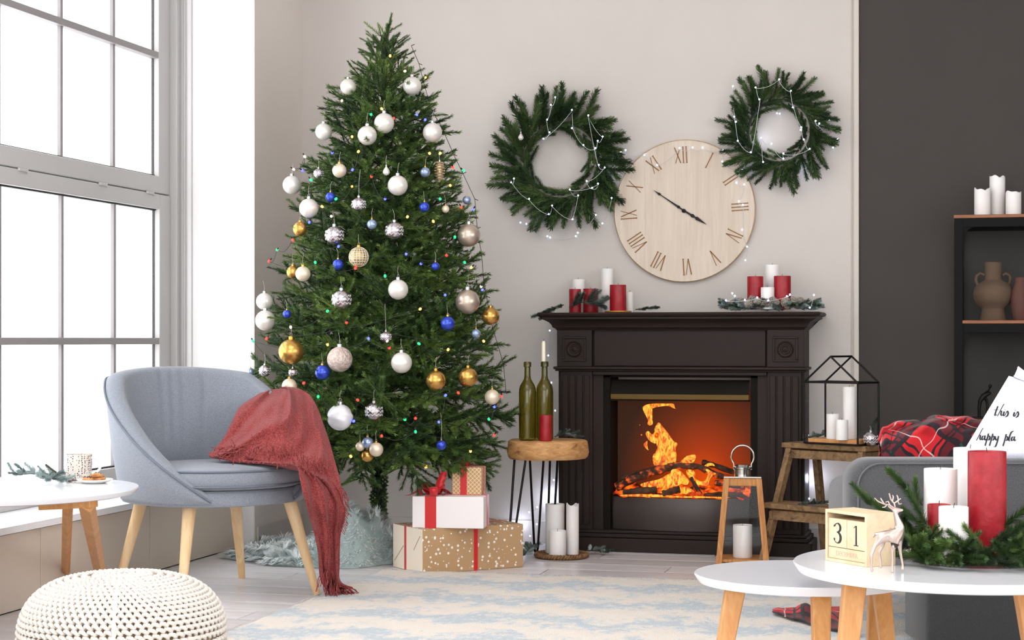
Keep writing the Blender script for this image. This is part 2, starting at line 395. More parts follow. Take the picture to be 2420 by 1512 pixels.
# plinth
pl = MB().box((-HW-.035, -.035, 0), (HW+.035, .24, .06)).box((-HW-.02, -.02, .06), (HW+.02, .24, .078)).box((-HW-.01, -.01, .078), (HW+.01, .24, .092))
pl.build('plinth', M_fire, fp, bevel=.004)
# body sides and surround
b = MB()
b.box((-HW+.0, .02, .09), (-.34, .24, .985)); b.box((.34, .02, .09), (HW, .24, .985)); b.box((-.34, .02, .775), (.34, .24, .985))
b.build('surround', M_fire, fp, bevel=.002)
for s in (-1, 1):
    x0, x1 = (s*HW, s*(HW-.158)); lo, hi = min(x0, x1), max(x0, x1)
    p = MB().box((lo+.012, 0, .092), (hi-.0, .02, .80)) if s < 0 else MB().box((lo, 0, .092), (hi-.012, .02, .80))
    a0 = lo+(.012 if s < 0 else 0); wv = .146
    for k in range(4):                                          # raised reeds between flutes
        xa = a0+.012+k*(wv-.016)/4; p.box((xa, -.010, .115), (xa+.024, .001, .775))
    p.build('pilaster', M_fire, fp, bevel=.0025)
    q = MB().box((lo, -.012, .812), (hi, .02, .985))
    q.box((lo+.025, -.018, .835), (hi-.025, -.01, .845)).box((lo+.025, -.018, .935), (hi-.025, -.01, .945)).box((lo+.025, -.018, .845), (lo+.035, -.01, .935)).box((hi-.035, -.018, .845), (hi-.025, -.01, .935))
    cb = q.build('corner_block', M_fire, fp, bevel=.0025)
    cxx = (lo+hi)/2; Mx = Matrix.Translation((cxx, -.012, .889)) @ Matrix.Rotation(pi/2, 4, 'X')
    MB().lathe([(.036, 0), (.036, .004), (.032, .008), (.028, .004), (.022, .003), (.019, .007), (.015, .007), (.012, .003), (.008, .005), (.0, .008)], 28, Mx).build('rosette', M_fire, cb, smooth=30)
fbox('frieze_panel', (-HW+.165, .004, .815), (HW-.165, .02, .985))
md = MB().box((-HW-.014, -.028, .800), (HW+.014, .2, .812)); md.box((-HW-.008, -.02, .792), (HW+.008, .1, .80))
md.build('ledge_moulding', M_fire, fp, bevel=.004)
md = MB().box((-HW+.16, -.006, .775), (HW-.16, .02, .792)); md.build('lintel_moulding', M_fire, fp, bevel=.003)
# crown and shelf, profile carried round three sides
prof = [(0, .972), (.006, .98), (.016, .985), (.02, .996), (.03, 1.008), (.048, 1.018), (.058, 1.022), (.058, 1.03), (.07, 1.034), (.076, 1.042), (.07, 1.05)]
mb = MB(); vs = []
for o_f, z in prof:
    hx = HW+o_f; yf = -.012-o_f
    vs += [(-hx, .24, z), (-hx, yf, z), (hx, yf, z), (hx, .24, z)]
fs = []
for i in range(len(prof)-1):
    for k in range(3): fs.append((i*4+k, i*4+k+1, i*4+4+k+1, i*4+4+k))
n = len(prof)-1; fs += [(n*4, n*4+1, n*4+2, n*4+3), (0, 3, 2, 1)]
fs += [tuple([i*4 for i in range(n+1)]), tuple([i*4+3 for i in range(n+1)])[::-1]]
mb.add(vs, fs); mb.build('mantel_shelf', M_fire, fp, smooth=28)
# firebox
YI = .2
fb_ = MB().box((-.34, .03, .09), (-.31, YI+.02, .775)).box((.31, .03, .09), (.34, YI+.02, .775)).box((-.34, .03, .765), (.34, YI+.02, .78)).box((-.31, .06, .09), (.31, YI+.02, .238))
M_ins = mat('firebox_black', rgb(26, 21, 18), .75, 0, spec=.12)
fb_.build('firebox', M_ins, fp)
ho = MB(); N_ = 14
def hoodf(u, v):
    x = -.305+.61*u; a = v*1.25
    return (x, .05-.045*sin(a), .755-.062*(1-cos(a))-.03*v)
ho.grid(hoodf, 2, N_); ho.box((-.305, .012, .662), (.305, .05, .668))
ho.build('hood', M_ins, fp, smooth=40)
M_firetint = mat('fire_reflection_tint', rgb(84, 62, 14), .4, .6)
MB().box((-.305, .006, .668), (.305, .010, .692)).build('hood_lip', M_firetint, fp, bevel=.002)  # strip tinted yellow for the fire's reflection on the hood
def bowf(u, v):
    x = -.302+.604*u; z = .094+.142*v
    return (x, .05-.055*(1-(2*u-1)**2)-.006*sin(pi*v), z)
bo = MB().grid(bowf, 24, 6); 
bo.grid(lambda u, v: (-.302+.604*u, (.05-.055*(1-(2*u-1)**2))*(1-v)+.1*v, .236), 24, 1)
bo.build('ash_pan_front', mat('graphite_panel', rgb(70, 62, 58), .38, .4), fp, smooth=40)
def loc_of(px, py, y): 
    p = PY(px, py, 7.70+y); return Vector((p.x+1.228, y, p.z))
# glowing back screen of the electric fire
ms = bpy.data.materials.new('fire_screen'); ms.use_nodes = True; N, L = nt(ms); b = N['Principled BSDF']; b.inputs['Base Color'].default_value = rgb(14, 8, 6); b.inputs['Roughness'].default_value = .6; b.inputs['Specular IOR Level'].default_value = .1
tc = N.new('ShaderNodeTexCoord'); mp = N.new('ShaderNodeMapping'); L.new(tc.outputs['Object'], mp.inputs[0])
mp.inputs['Location'].default_value = (-.085*2.6, -0, -.30*2.0); mp.inputs['Scale'].default_value = (2.6, 0, 2.0)
gr = N.new('ShaderNodeTexGradient'); gr.gradient_type = 'SPHERICAL'; L.new(mp.outputs[0], gr.inputs[0])
r = N.new('ShaderNodeValToRGB'); L.new(gr.outputs[0], r.inputs[0]); e = r.color_ramp.elements
e[0].position = 0; e[0].color = rgb(56, 32, 20); e[1].position = 1; e[1].color = rgb(226, 78, 8)
k = e.new(.35); k.color = rgb(104, 42, 16); k = e.new(.7); k.color = rgb(168, 54, 8)
L.new(r.outputs[0], b.inputs['Emission Color']); b.inputs['Emission Strength'].default_value = 1.0
MB().add([(-.31, YI, .238), (.31, YI, .238), (.31, YI, .70), (-.31, YI, .70)], [(0, 1, 2, 3)]).build('fire_screen', ms, fp)
# ember bed
mE = bpy.data.materials.new('embers'); mE.use_nodes = True; N, L = nt(mE); b = N['Principled BSDF']; b.inputs['Base Color'].default_value = rgb(30, 18, 12); b.inputs['Roughness'].default_value = .9
tc = N.new('ShaderNodeTexCoord'); nz = N.new('ShaderNodeTexNoise'); nz.inputs['Scale'].default_value = 22; nz.inputs['Detail'].default_value = 5; L.new(tc.outputs['Object'], nz.inputs[0])
r = N.new('ShaderNodeValToRGB'); L.new(nz.outputs[0], r.inputs[0]); e = r.color_ramp.elements
e[0].position = .42; e[0].color = rgb(40, 12, 4); e[1].position = .62; e[1].color = rgb(255, 120, 20); k = e.new(.5); k.color = rgb(200, 52, 6)
L.new(r.outputs[0], b.inputs['Emission Color']); b.inputs['Emission Strength'].default_value = 1.1
def emf(u, v):
    x = -.30+.6*u; y = .02+.17*v
    return (x, y, .238+.012*sin(x*60+y*30)*sin(y*90)+.03*v+.008)
MB().grid(emf, 60, 20).build('ember_bed', mE, fp, smooth=60)
# logs
M_log = mat('bark', rgb(92, 62, 42), .9, c2=rgb(30, 20, 15), vs=26, bump=1.0, bs=45)
mL = M_log.copy(); mL.name = 'glowing_bark'; N, L = nt(mL); b = N['Principled BSDF']
tc = N.new('ShaderNodeTexCoord'); nz = N.new('ShaderNodeTexNoise'); nz.inputs['Scale'].default_value = 34; L.new(tc.outputs['Object'], nz.inputs[0])
r = N.new('ShaderNodeValToRGB'); L.new(nz.outputs[0], r.inputs[0]); r.color_ramp.elements[0].position = .55; r.color_ramp.elements[0].color = (0, 0, 0, 1); r.color_ramp.elements[1].position = .72; r.color_ramp.elements[1].color = rgb(235, 84, 10)
L.new(r.outputs[0], b.inputs['Emission Color']); b.inputs['Emission Strength'].default_value = 1.2
def log(pts, r, m):
    pv = []
    ctl = [loc_of(*p) for p in pts]
    for i in range(len(ctl)-1):
        for k in range(5): pv.append(ctl[i].lerp(ctl[i+1], k/5))
    pv.append(ctl[-1]); mb = MB(); n = 12; m_ = len(pv)
    rr = [r*(1+.14*sin(i*2.1)+.08*R.uniform(-1, 1)) for i in range(m_)]
    mb.tube(pv, rr, n)
    mb.v = [(x+R.uniform(-1, 1)*r*.10, y+R.uniform(-1, 1)*r*.10, z+R.uniform(-1, 1)*r*.10) for x, y, z in mb.v]
    mb.build('log', m, fp, smooth=40)
log([(1456, 1152, .10), (1500, 1128, .10), (1560, 1108, .09), (1612, 1098, .10)], .019, mL)
log([(1470, 1130, .14), (1530, 1112, .13), (1590, 1100, .12)], .012, M_log)
log([(1590, 1100, .07), (1650, 1102, .08), (1700, 1125, .09), (1748, 1130, .09)], .014, mL)
log([(1660, 1092, .15), (1690, 1100, .14), (1745, 1120, .13), (1765, 1118, .12)], .012, M_log)
log([(1474, 1165, .03), (1516, 1160, .03), (1552, 1158, .035)], .015, M_log)
log([(1566, 1168, .025), (1590, 1160, .03), (1606, 1156, .04)], .015, M_log)
log([(1632, 1128, .03), (1645, 1150, .03), (1656, 1168, .03)], .009, mL)
log([(1664, 1172, .035), (1710, 1168, .035), (1755, 1170, .04)], .012, M_log)
log([(1690, 1140, .06), (1725, 1146, .05), (1760, 1150, .05)], .013, mL)
# flames: closed curved shapes, traced tongues with their own thickness
mF = bpy.data.materials.new('flame'); mF.use_nodes = True; N, L = nt(mF); b = N['Principled BSDF']; b.inputs['Base Color'].default_value = (0, 0, 0, 1)
tc = N.new('ShaderNodeTexCoord'); mp = N.new('ShaderNodeMapping'); mp.inputs['Scale'].default_value = (1.6, 1, .8); mp.inputs['Rotation'].default_value = (0, .5, 0); L.new(tc.outputs['Object'], mp.inputs[0])
nz = N.new('ShaderNodeTexNoise'); nz.inputs['Scale'].default_value = 26; nz.inputs['Detail'].default_value = 4; nz.inputs['Distortion'].default_value = 2.2; L.new(mp.outputs[0], nz.inputs[0])
lw = N.new('ShaderNodeLayerWeight'); lw.inputs[0].default_value = .35
am = N.new('ShaderNodeMath'); am.operation = 'MULTIPLY_ADD'; am.inputs[1].default_value = -.22; L.new(lw.outputs['Facing'], am.inputs[0]); L.new(nz.outputs[0], am.inputs[2])
r = N.new('ShaderNodeValToRGB'); L.new(am.outputs[0], r.inputs[0]); e = r.color_ramp.elements
e[0].position = .28; e[0].color = rgb(160, 36, 2); e[1].position = .64; e[1].color = rgb(255, 214, 70)
k = e.new(.40); k.color = rgb(236, 92, 4); k = e.new(.50); k.color = rgb(252, 158, 14)
L.new(r.outputs[0], b.inputs['Emission Color']); b.inputs['Emission Strength'].default_value = 1.05
def flame(poly, y, th=.007):
    q = [loc_of(1430+a/4.583, 930+c/4.583, y) for a, c in poly]
    # chaikin smoothing
    for _ in range(2):
        nq = []
        for i in range(len(q)): a, c = q[i], q[(i+1) % len(q)]; nq += [a*.75+c*.25, a*.25+c*.75]
        q = nq
    bm = bmesh.new(); vs = [bm.verts.new(v) for v in q]; f = bm.faces.new(vs)
    bmesh.ops.triangulate(bm, faces=[f])
    me = bpy.data.meshes.new('flame'); bm.to_mesh(me); bm.free(); me.materials.append(mF)
    o = link('flame', me, fp); s = o.modifiers.new('solid', 'SOLIDIFY'); s.thickness = th; s.offset = 0
    bv = o.modifiers.new('bevel', 'BEVEL'); bv.width = th*.45; bv.segments = 2
flame([(400,150),(430,125),(470,112),(560,105),(680,108),(750,106),(752,150),(770,165),(735,155),(690,130),(600,138),(540,150),(465,180),(485,225),(510,270),(520,330),(485,350),(455,325),(472,295),(440,235)], .10)
flame([(580,300),(610,345),(650,385),(700,450),(735,515),(792,535),(775,575),(750,600),(775,640),(770,740),(730,790),(640,805),(545,800),(518,740),(515,670),(545,635),(600,660),(640,700),(630,620),(585,570),(640,550),(600,520),(550,545),(490,520),(450,470),(438,420),(470,400),(500,440),(560,480),(640,510),(600,450),(530,400),(545,355)], .095)
flame([(545,635),(590,545),(640,560),(660,640),(690,720),(660,800),(560,800),(520,720)], .085)
flame([(410,555),(440,520),(465,505),(440,540),(428,575),(480,612),(455,608)], .1, .004)
flame([(780,765),(850,705),(890,668),(985,655),(985,700),(960,740),(925,775),(860,785)], .12)
flame([(355,985),(480,948),(600,925),(680,870),(760,840),(820,900),(865,940),(820,985),(740,1010),(640,1022),(450,1020)], .04)
flame([(700,860),(730,810),(800,820),(860,880),(920,950),(880,1000),(800,960)], .05)
flame([(870,850),(900,815),(960,830),(985,870),(950,880),(985,930),(1040,955),(1095,940),(1130,860),(1085,830),(1100,810),(1170,850),(1215,865),(1160,890),(1130,930),(1120,1000),(1080,1000),(1010,980),(1020,1040),(1055,1085),(1010,1090),(990,1020),(940,950)], .045)
flame([(1060,800),(1100,755),(1160,745),(1200,790),(1140,775),(1100,800)], .11, .004)
flame([(590,1060),(640,1010),(760,1015),(900,1010),(980,1060),(960,1100),(820,1085),(700,1110),(600,1110)], .06, .005)
flame([(140,1098),(300,1088),(560,1090),(800,1110),(1050,1112),(1270,1118),(1380,1122),(1270,1132),(1000,1130),(560,1120),(180,1112)], .015, .005)
for (a, c, s) in ((480, 330, 16), (395, 446, 10), (375, 340, 5)):
    MB().ball(loc_of(1430+a/4.583, 930+c/4.583, .1), s/4.583/560, 8, 6).build('spark', mF, fp)
pl_ = bpy.data.lights.new('fire_glow', 'POINT'); pl_.energy = 1.2; pl_.color = (1, .35, .08); pl_.shadow_soft_size = .06
po = bpy.data.objects.new('fire_glow', pl_); po.location = (-1.228-.02, 7.78, .38); col.objects.link(po)
# ================================================================ armchair
CC = Vector((-2.705, 6.085, 0)); E2 = Vector((.795, -.607, 0)); E1 = Vector((.607, .795, 0))
ch = thing('armchair', 'grey-blue upholstered tub armchair on four light wooden legs, in front of the window', 'armchair', CC, atan2(E1.y, E1.x))
# local frame: x to the right arm (E1), y to the back (-E2)
def rr(phi, base):                                             # superellipse outline; phi 0 at the back
    c, s = abs(cos(phi)), abs(sin(phi)); p = 2.25
    return base/((c**p+s**p)**(1/p))
def rim(phi):
    a = abs(math.degrees(phi))
    if a < 50: return .824-.024*(a/50)**2
    t = (a-50)/(150-50)
    return max(.375, .80-.425*(t**1.08)-.01*sin(pi*min(1, t)))
def shell(u, v):
    phi = radians(-150+300*u); a = abs(math.degrees(phi)); h = rim(phi); zb = .338
    th = .072*min(1, .25+.75*(150-a)/30) if a > 120 else .072
    rb = rr(phi, .325); rt = rb+(.062*(h-zb)/.48)
    k = v*10
    if k <= 1: r_, z = rb-.03*(1-k), zb+.012*k if k > 0 else zb           # rounded bottom edge
    elif k <= 5: q = (k-1)/4; r_, z = rb+(rt-rb)*q+.006*sin(pi*q), zb+.012+(h-.02-zb-.012)*q
    elif k <= 7: q = (k-5)/2; an = pi*q; r_, z = rt-th/2+th/2*cos(an), h-.02+.024*sin(an)
    else: q = (k-7)/3; rin = rt-th-.018*q; zi = min(.40, h-.02); r_, z = rin-.012*sin(pi*q), (h-.02)+(zi-(h-.02))*q
    if k > 6.4 and a < 40:                                      # soft pulls in the padding
        for c_, w_ in ((-9, 1.6), (-1, 1.6), (7, 1.2), (22, 1.4)):
            r_ += .009*exp(-((math.degrees(phi)-c_)/w_)**2)*exp(-((k-7.6)/1.3)**2)
    return (r_*sin(phi), r_*cos(phi), z)
MB().grid(shell, 150, 40).build('shell', M_greyfab, ch, smooth=65, fix=True)
pts = []
for i in range(121):
    phi = radians(-150+2.5*i); h = rim(phi); rb = rr(phi, .325); rt = rb+.062*(h-.338)/.48
    pts.append((( rt+.003)*sin(phi), (rt+.003)*cos(phi), h-.014))
MB().tube(pts, .0042, 8).build('piping', M_pipe, ch, smooth=60)
def base_f(u, v):
    phi = 2*pi*u; rb = rr(phi, .325)
    prof = [(0, .338), (rb-.03, .338), (rb-.006, .342), (rb-.001, .352), (rb-.002, .385), (rb-.012, .396), (rb-.06, .398), (0, .398)]
    r_, z = prof[round(v*7)]; return (r_*sin(phi), r_*cos(phi), z)
MB().grid(base_f, 96, 7, True).build('seat_base', M_greyfab, ch, smooth=50, fix=True)
def cush(u, v):
    phi = 2*pi*u; R0 = rr(phi, .292); y_off = -.045
    pr = [(0, .399), (.92, .399), (.975, .405), (1.0, .418), (1.005, .436), (1.0, .456), (.975, .468), (.90, .475), (.6, .480), (.3, .482), (0, .482)]
    r_, z = pr[round(v*10)]; return (r_*R0*sin(phi), r_*R0*cos(phi)*1.03+y_off, z)
cu = MB().grid(cush, 96, 10, True).build('seat_cushion', M_greyfab, ch, smooth=60, fix=True)
for z, k in ((.412, 1.0), (.466, .99)):
    pts = [(rr(2*pi*i/96, .292)*k*sin(2*pi*i/96)*1.004, rr(2*pi*i/96, .292)*k*cos(2*pi*i/96)*1.034-.045, z) for i in range(96)]
    MB().tube(pts, .0038, 8, closed=True).build('cushion_piping', M_pipe, cu, smooth=60)
inv = Matrix.Rotation(-atan2(E1.y, E1.x), 4, 'Z') @ Matrix.Translation(-CC)
for fx, tp in (((-3.066, 6.03), None), ((-2.676, 5.745), None), ((-2.75, 6.46), None), ((-2.304, 6.106), None)):
    f_ = Vector((fx[0], fx[1], 0)); f_ = f_-(f_-CC)*.0
    t_ = CC+(f_-CC)*.74; t_.z = .34
    a, b_ = inv @ f_, inv @ t_
    MB().tube([a, a.lerp(b_, .03), a.lerp(b_, .5), b_], [.0125, .0135, .019, .0245], 16).build('leg', M_beech, ch, smooth=50)

# ---- throw over the right arm
rows = [  # (xL, yL, tL, xR, yR, tR, bulge)
 (642, 925, 6.98, 668, 915, 6.98, .0), (628, 922, 6.90, 700, 916, 6.90, .02), (596, 940, 6.80, 730, 932, 6.84, .05), (566, 962, 6.72, 750, 962, 6.76, .08),
 (548, 995, 6.66, 764, 998, 6.68, .10), (530, 1032, 6.60, 777, 1036, 6.60, .11), (508, 1060, 6.54, 787, 1072, 6.52, .10), (496, 1078, 6.50, 796, 1105, 6.46, .08),
 (560, 1089, 6.42, 803, 1135, 6.40, .05), (655, 1093, 6.30, 808, 1160, 6.36, .02), (700, 1098, 6.20, 812, 1190, 6.34, 0), (711, 1130, 6.16, 815, 1215, 6.34, 0), (718, 1170, 6.16, 812, 1240, 6.36, 0),
 (728, 1210, 6.2, 806, 1262, 6.38, 0), (740, 1250, 6.24, 804, 1290, 6.38, 0), (749, 1290, 6.28, 803, 1318, 6.38, 0), (753, 1325, 6.32, 802, 1345, 6.38, 0), (757, 1358, 6.36, 803, 1368, 6.38, 0), (764, 1384, 6.40, 812, 1382, 6.42, 0), (776, 1398, 6.44, 834, 1390, 6.46, 0)]
def crom(a, b, c, d, t): return .5*((2*b)+(-a+c)*t+(2*a-5*b+4*c-d)*t*t+(-a+3*b-3*c+d)*t**3)
def row_at(s):
    s = s*(len(rows)-1); i = min(int(s), len(rows)-2); t = s-i
    q = [rows[max(0, min(len(rows)-1, i+k))] for k in (-1, 0, 1, 2)]
    return [crom(q[0][j], q[1][j], q[2][j], q[3][j], t) for j in range(7)]
def throwf(u, v):                                              # u down, v across
    xl, yl, tl, xr, yr, tr, bl = row_at(u)
    e = .5*(1-cos(pi*v))*.25+v*.75
    x = xl+(xr-xl)*e; y = yl+(yr-yl)*e; t = tl+(tr-tl)*e
    if u > .33 and u < .62: y -= 8*sin(pi*v)*sin(pi*(u-.33)/.29)
    t -= bl*sin(pi*v)
    wv = xr-xl
    k_ = min(1, max(0, (u-.42)/.14)); nz_ = mnoise.noise(Vector((u*5, v*2.5, 3.1)))
    ph = v*(10*(1-k_)+17*k_)+(22*(1-k_)*u)+2.4*nz_+.5*sin(9*v)
    f = (1-k_)*((1-2*abs(((ph/6.283) % 1)-.5))**1.4*2-.8+.25*sin(2.7*ph+1))+k_*(sin(ph)+.45*sin(2.3*ph+1.2))+.5*mnoise.noise(Vector((u*16, v*9, 1)))
    amp = .013*k_+.034*(1-k_)
    env = min(1, v*8, (1-v)*8+.2)
    t -= amp*f*env*min(1, .35+wv/120)
    x += 3*sin(ph*1.0+1)*env
    p = P(x, y, t)
    if p.z < .006: p.z = .006+.01*abs(f)
    return p
th = thing('throw_blanket', 'dusty red fringed throw draped over the right armchair arm down to the floor', 'throw', (-2.4, 6.1, 0))
ITH = Matrix.Translation(-Vector((-2.4, 6.1, 0)))
mb = MB().grid(lambda u, v: ITH @ throwf(u, v), 190, 90)
o = mb.build('cloth', M_throw, th, smooth=80); s_ = o.modifiers.new('solid', 'SOLIDIFY'); s_.thickness = .005; s_.offset = -1
fr_ = MB()
def strand(p, d, l, r=.0016, sag=.02):
    pts = [p]; q = Vector(p); d = Vector(d).normalized()
    for k in range(4):
        q = q+d*l/4+Vector((R.uniform(-1, 1), R.uniform(-1, 1), R.uniform(-1, .4)))*l*.10; d = (d+Vector((0, 0, -sag*6))).normalized()
        if q.z < .003: q.z = .003+R.random()*.004
        pts.append(q.copy())
    fr_.tube([ITH @ a for a in pts], [r*1.3, r, r*.9, r, r*1.5], 5)
for k in range(140):                                           # along the folded edge that crosses the seat front
    t = k/139; px = 515+t*270+R.uniform(-4, 4); py = 1072-t*34+34*t*t*t+R.uniform(-16, 8)+(30*t if t > .7 else 0)
    tt = 6.33-.14*min(1, t*1.4)+(.10*(t-.7)/.3 if t > .7 else 0)-R.random()*.03
    strand(P(px, py, tt), CAMR*R.uniform(-1, .5)*(1-t)+UP*R.uniform(-.35, .3)-UP*t*.6+CAMR*t*.3, R.uniform(.02, .055))
for k in range(26):
    t = k/25; px = 806+9*sin(pi*t); py = 1150+t*100; strand(P(px, py, 6.34), CAMR*.8-UP*.7, R.uniform(.012, .03), .0013)
for k in range(60):
    v = R.random(); strand(throwf(.97+.03*R.random(), v), CAMR*R.uniform(.1, 1)-UP*.35-CAMF*R.uniform(-.2, .6), R.uniform(.03, .07))
for k in range(30):
    v = R.random(); strand(throwf(R.uniform(.86, .95), v)-CAMF*.012, -UP+CAMR*R.uniform(-.3, .3), R.uniform(.03, .06))
tag(fr_.build('fringe', M_throw, th, smooth=60), kind='stuff')

# ================================================================ knitted pouf
pc = P(290, HY, 4.62); pc.z = 0
pf = thing('knitted_pouf', 'cream chunky knitted round pouf at the lower left, in front of the armchair', 'pouf', pc)
PR, PH = .260, .317
def pouf_r(t):                                                  # t -pi/2 bottom .. pi/2 top
    return PR*(abs(cos(t))**.62), PH/2+PH/2*(abs(sin(t))**.85)*(1 if t > 0 else -1)
M_knit = mat('cream_cotton_rope', rgb(230, 221, 211), .9, sheen=.1, bump=.5, bs=260)
core = [pouf_r(-pi/2+pi*i/24) for i in range(25)]; core = [(max(0, r-.012), min(max(z, .004), PH-.008)) for r, z in core]; core[0] = (0, core[0][1]); core[-1] = (0, core[-1][1])
MB().lathe(core, 48).build('core', mat('tan_core', rgb(186, 160, 128), .95), pf, smooth=60)
kn = MB(); rows_n = 30
arc = [(-1.1+2.55*i/rows_n) for i in range(rows_n+1)]+[1.49, 1.52, 1.545, 1.562]
for i, t in enumerate(arc):
    r_, z = pouf_r(t); n_ = 76 if r_ > .17 else (52 if r_ > .1 else (30 if r_ > .06 else (20 if r_ > .035 else 10)))
    dr, dz = pouf_r(t+.02); tv = Vector((dr-r_, 0, dz-z)).normalized()
    st = 2*pi/n_
    for k in range(n_):
        a = st*(k+.5*(i % 2)); ca, sa = cos(a), sin(a)
        er = Vector((ca, sa, 0)); et = Vector((-sa, ca, 0)); up = er*tv.x+UP*tv.z; nr = er*tv.z-UP*tv.x
        c_ = er*r_+UP*z; w_ = st*r_
        j = R.uniform(-.06, .06)
        pts = [c_-et*w_*.62-up*.006-nr*.006, c_-et*w_*.28+up*(.003+j*.01)+nr*.003, c_+et*w_*.1+up*.0015+nr*.0055, c_+et*w_*.42-up*.005+nr*.002, c_+et*w_*.66-up*.0015-nr*.007]
        if z > .1 or i % 2 == 0: kn.tube(pts, [.0042, .0056, .0062, .0056, .0042], 5, cap=False)
tag(kn.build('knitted_stitches', M_knit, pf, smooth=80), kind='stuff')
sm = MB(); pts = []
for i in range(40):
    t = -1.0+2.4*i/39; r_, z = pouf_r(t); a = radians(-68)
    pts.append((r_*cos(a)*1.022+.002*(-1)**i, r_*sin(a)*1.022, z+.003))
sm.tube(pts, .006, 7).build('seam', M_knit, pf, smooth=60)

# ================================================================ white side table at the left
def table_top(name, mb_r, zt, par, th_=.022, mtl=M_tabletop, shape=None):
    pr = [(0, zt-th_), (mb_r-.03, zt-th_), (mb_r-.012, zt-th_+.004), (mb_r-.001, zt-.006), (mb_r, zt-.003), (mb_r-.002, zt), (0, zt)]
    return MB().lathe(pr, 96, f=shape).build(name, mtl, par, smooth=30)
lt = P(-22, HY, 5.5); lt.z = 0
ZL = EYE-350/FOC*5.5
st_ = thing('side_table', 'round white side table with oak legs at the left edge, beside the armchair', 'table', lt)
table_top('table_top', .45, ZL, st_)
def rel(p, o): return Vector(p)-Vector(o)
def splay_leg(par, a, b, w1, w2, d1, m=M_oak, side=None):
    MB().bar(a, b, w1, d1, side, w2, d1*.8).build('leg', m, par, bevel=.004)
MB().bar(rel(P(100, 1196, 5.42), lt), rel(P(222, 1190, 5.32), lt), .038, .022).build('cross_rail', M_oak, st_, bevel=.003)
splay_leg(st_, rel(P(205, 1192, 5.32), lt), rel(FLr(243, 1385, 0)*1, lt)+Vector((0, 0, 0)), .046, .036, .03, side=CAMF)
splay_leg(st_, rel(P(160, 1200, 5.62), lt), rel(FLr(154, 1388, 0), lt), .024, .024, .03, side=CAMF)
splay_leg(st_, rel(P(-110, 1192, 5.3), lt), rel(FLr(-150, 1420, 0), lt), .046, .036, .03, side=CAMF)

# ================================================================ coffee tables at the right
def coffee(name, label, px, t, zt, r_, legs, grp, shape=None):
    c_ = P(px, HY, t); c_.z = 0
    o = thing(name, label, 'table', c_, 0, grp)
    table_top('table_top', r_, zt, o, .026, shape=shape)
    for (dx1, t1, dx2, t2, w) in legs:
        a = P(dx1, HY, t1); a.z = zt-.024; b_ = P(dx2, HY, t2); b_.z = .013
        MB().bar(rel(a, c_), rel(b_, c_), w*1.15, w*.9, CAMF, w*.75, w*.7).build('leg', M_oak, o, bevel=.004)
    return c_
ZT1 = EYE-527/FOC*4.1
T1 = coffee('coffee_table', 'taller round white coffee table carrying the candles, calendar and deer', 2262, 4.1, ZT1, .374,
       [(2020, 3.98, 1976, 3.9, .044), (2075, 4.36, 2112, 4.48, .040), (2420, 3.98, 2480, 3.9, .044), (2420, 4.3, 2480, 4.4, .04)], 'nesting white coffee tables')
ZT2 = EYE-551/FOC*4.42
def eggs(an, r, z, i):
    d = math.cos(an-radians(180)-TH); return r*(1+.035*max(0, d)**3), z
T2 = coffee('coffee_table', 'lower empty white coffee table tucked partly under the taller one', 1902, 4.42, ZT2, .265,
       [(1738, 4.34, 1680, 4.28, .042), (1940, 4.22, 1940, 4.1, .040), (2072, 4.52, 2060, 4.62, .038)], 'nesting white coffee tables', eggs)

# ================================================================ sofa
so = P(2300, HY, 5.45); so.z = 0
sf = thing('sofa', 'slate grey sofa at the right edge, seen from the side behind the coffee tables', 'sofa', so, TH)
TS = 5.45; pxm = FOC/TS
xl = (2011-2300)/pxm; zt = EYE-283/pxm
def rbox_profile(x0, x1, z0, z1, r, n=8):
    pts = []
    for cx, cz, a0 in ((x1-r, z1-r, 0), (x0+r, z1-r, 90), (x0+r*.5, z0+r*.5, 180), (x1-r*.5, z0+r*.5, 270)):
        rad = r if a0 in (0, 90) else r*.5
        for k in range(n+1):
            a = radians(a0+90*k/n); pts.append((cx+rad*cos(a), cz+rad*sin(a)))
    return pts
def sofa_slab(name, x0, x1, z0, z1, y0, y1, r, par, m=M_sofafab, e=.03):
    pr = rbox_profile(x0, x1, z0, z1, r); cx, cz = (x0+x1)/2, (z0+z1)/2; n = len(pr)
    mb = MB(); st = []
    for y, k in ((y0, e), (y0+e*.3, e*.3), (y0+e, 0), (y1-e, 0), (y1-e*.3, e*.3), (y1, e)):
        st.append([(x-(k if x > cx else -k), y, z-(k if z > cz else -k)) for x, z in pr])
    vs = [v for s in st for v in s]; fs = []
    for i in range(len(st)-1):
        for k in range(n): fs.append((i*n+k, i*n+(k+1) % n, (i+1)*n+(k+1) % n, (i+1)*n+k))
    fs += [tuple(range(n))[::-1], tuple((len(st)-1)*n+k for k in range(n))]
    mb.add(vs, fs); return mb.build(name, m, par, smooth=50, fix=True)
arm = sofa_slab('armrest', xl, .62, .17, zt, 0, .17, .075, sf)
pr = rbox_profile(xl+.022, .60, .19, zt-.012, .07)
MB().tube([(x, -.001, z) for x, z in pr], .0032, 6, closed=True).build('seam', mat('sofa_seam', rgb(98, 99, 102), .8), arm, smooth=60)
sofa_slab('seat_box', xl+.16, .72, .03, .24, -.32, .0, .03, sf, fabric('shaded_skirt', rgb(44, 45, 46), rgb(34, 35, 36), 900))  # skirt fabric darkened for the shade under the tables
sofa_slab('seat_cushion', xl+.06, .60, .30, .46, .17, .75, .05, sf)
sofa_slab('backrest', .62, .80, .17, zt+.18, .0, 1.4, .07, sf)
MB().tube([(xl+.03, .05, .012), (xl+.045, .05, .18)], [.009, .014], 12).build('leg', M_steel, sf, smooth=40)

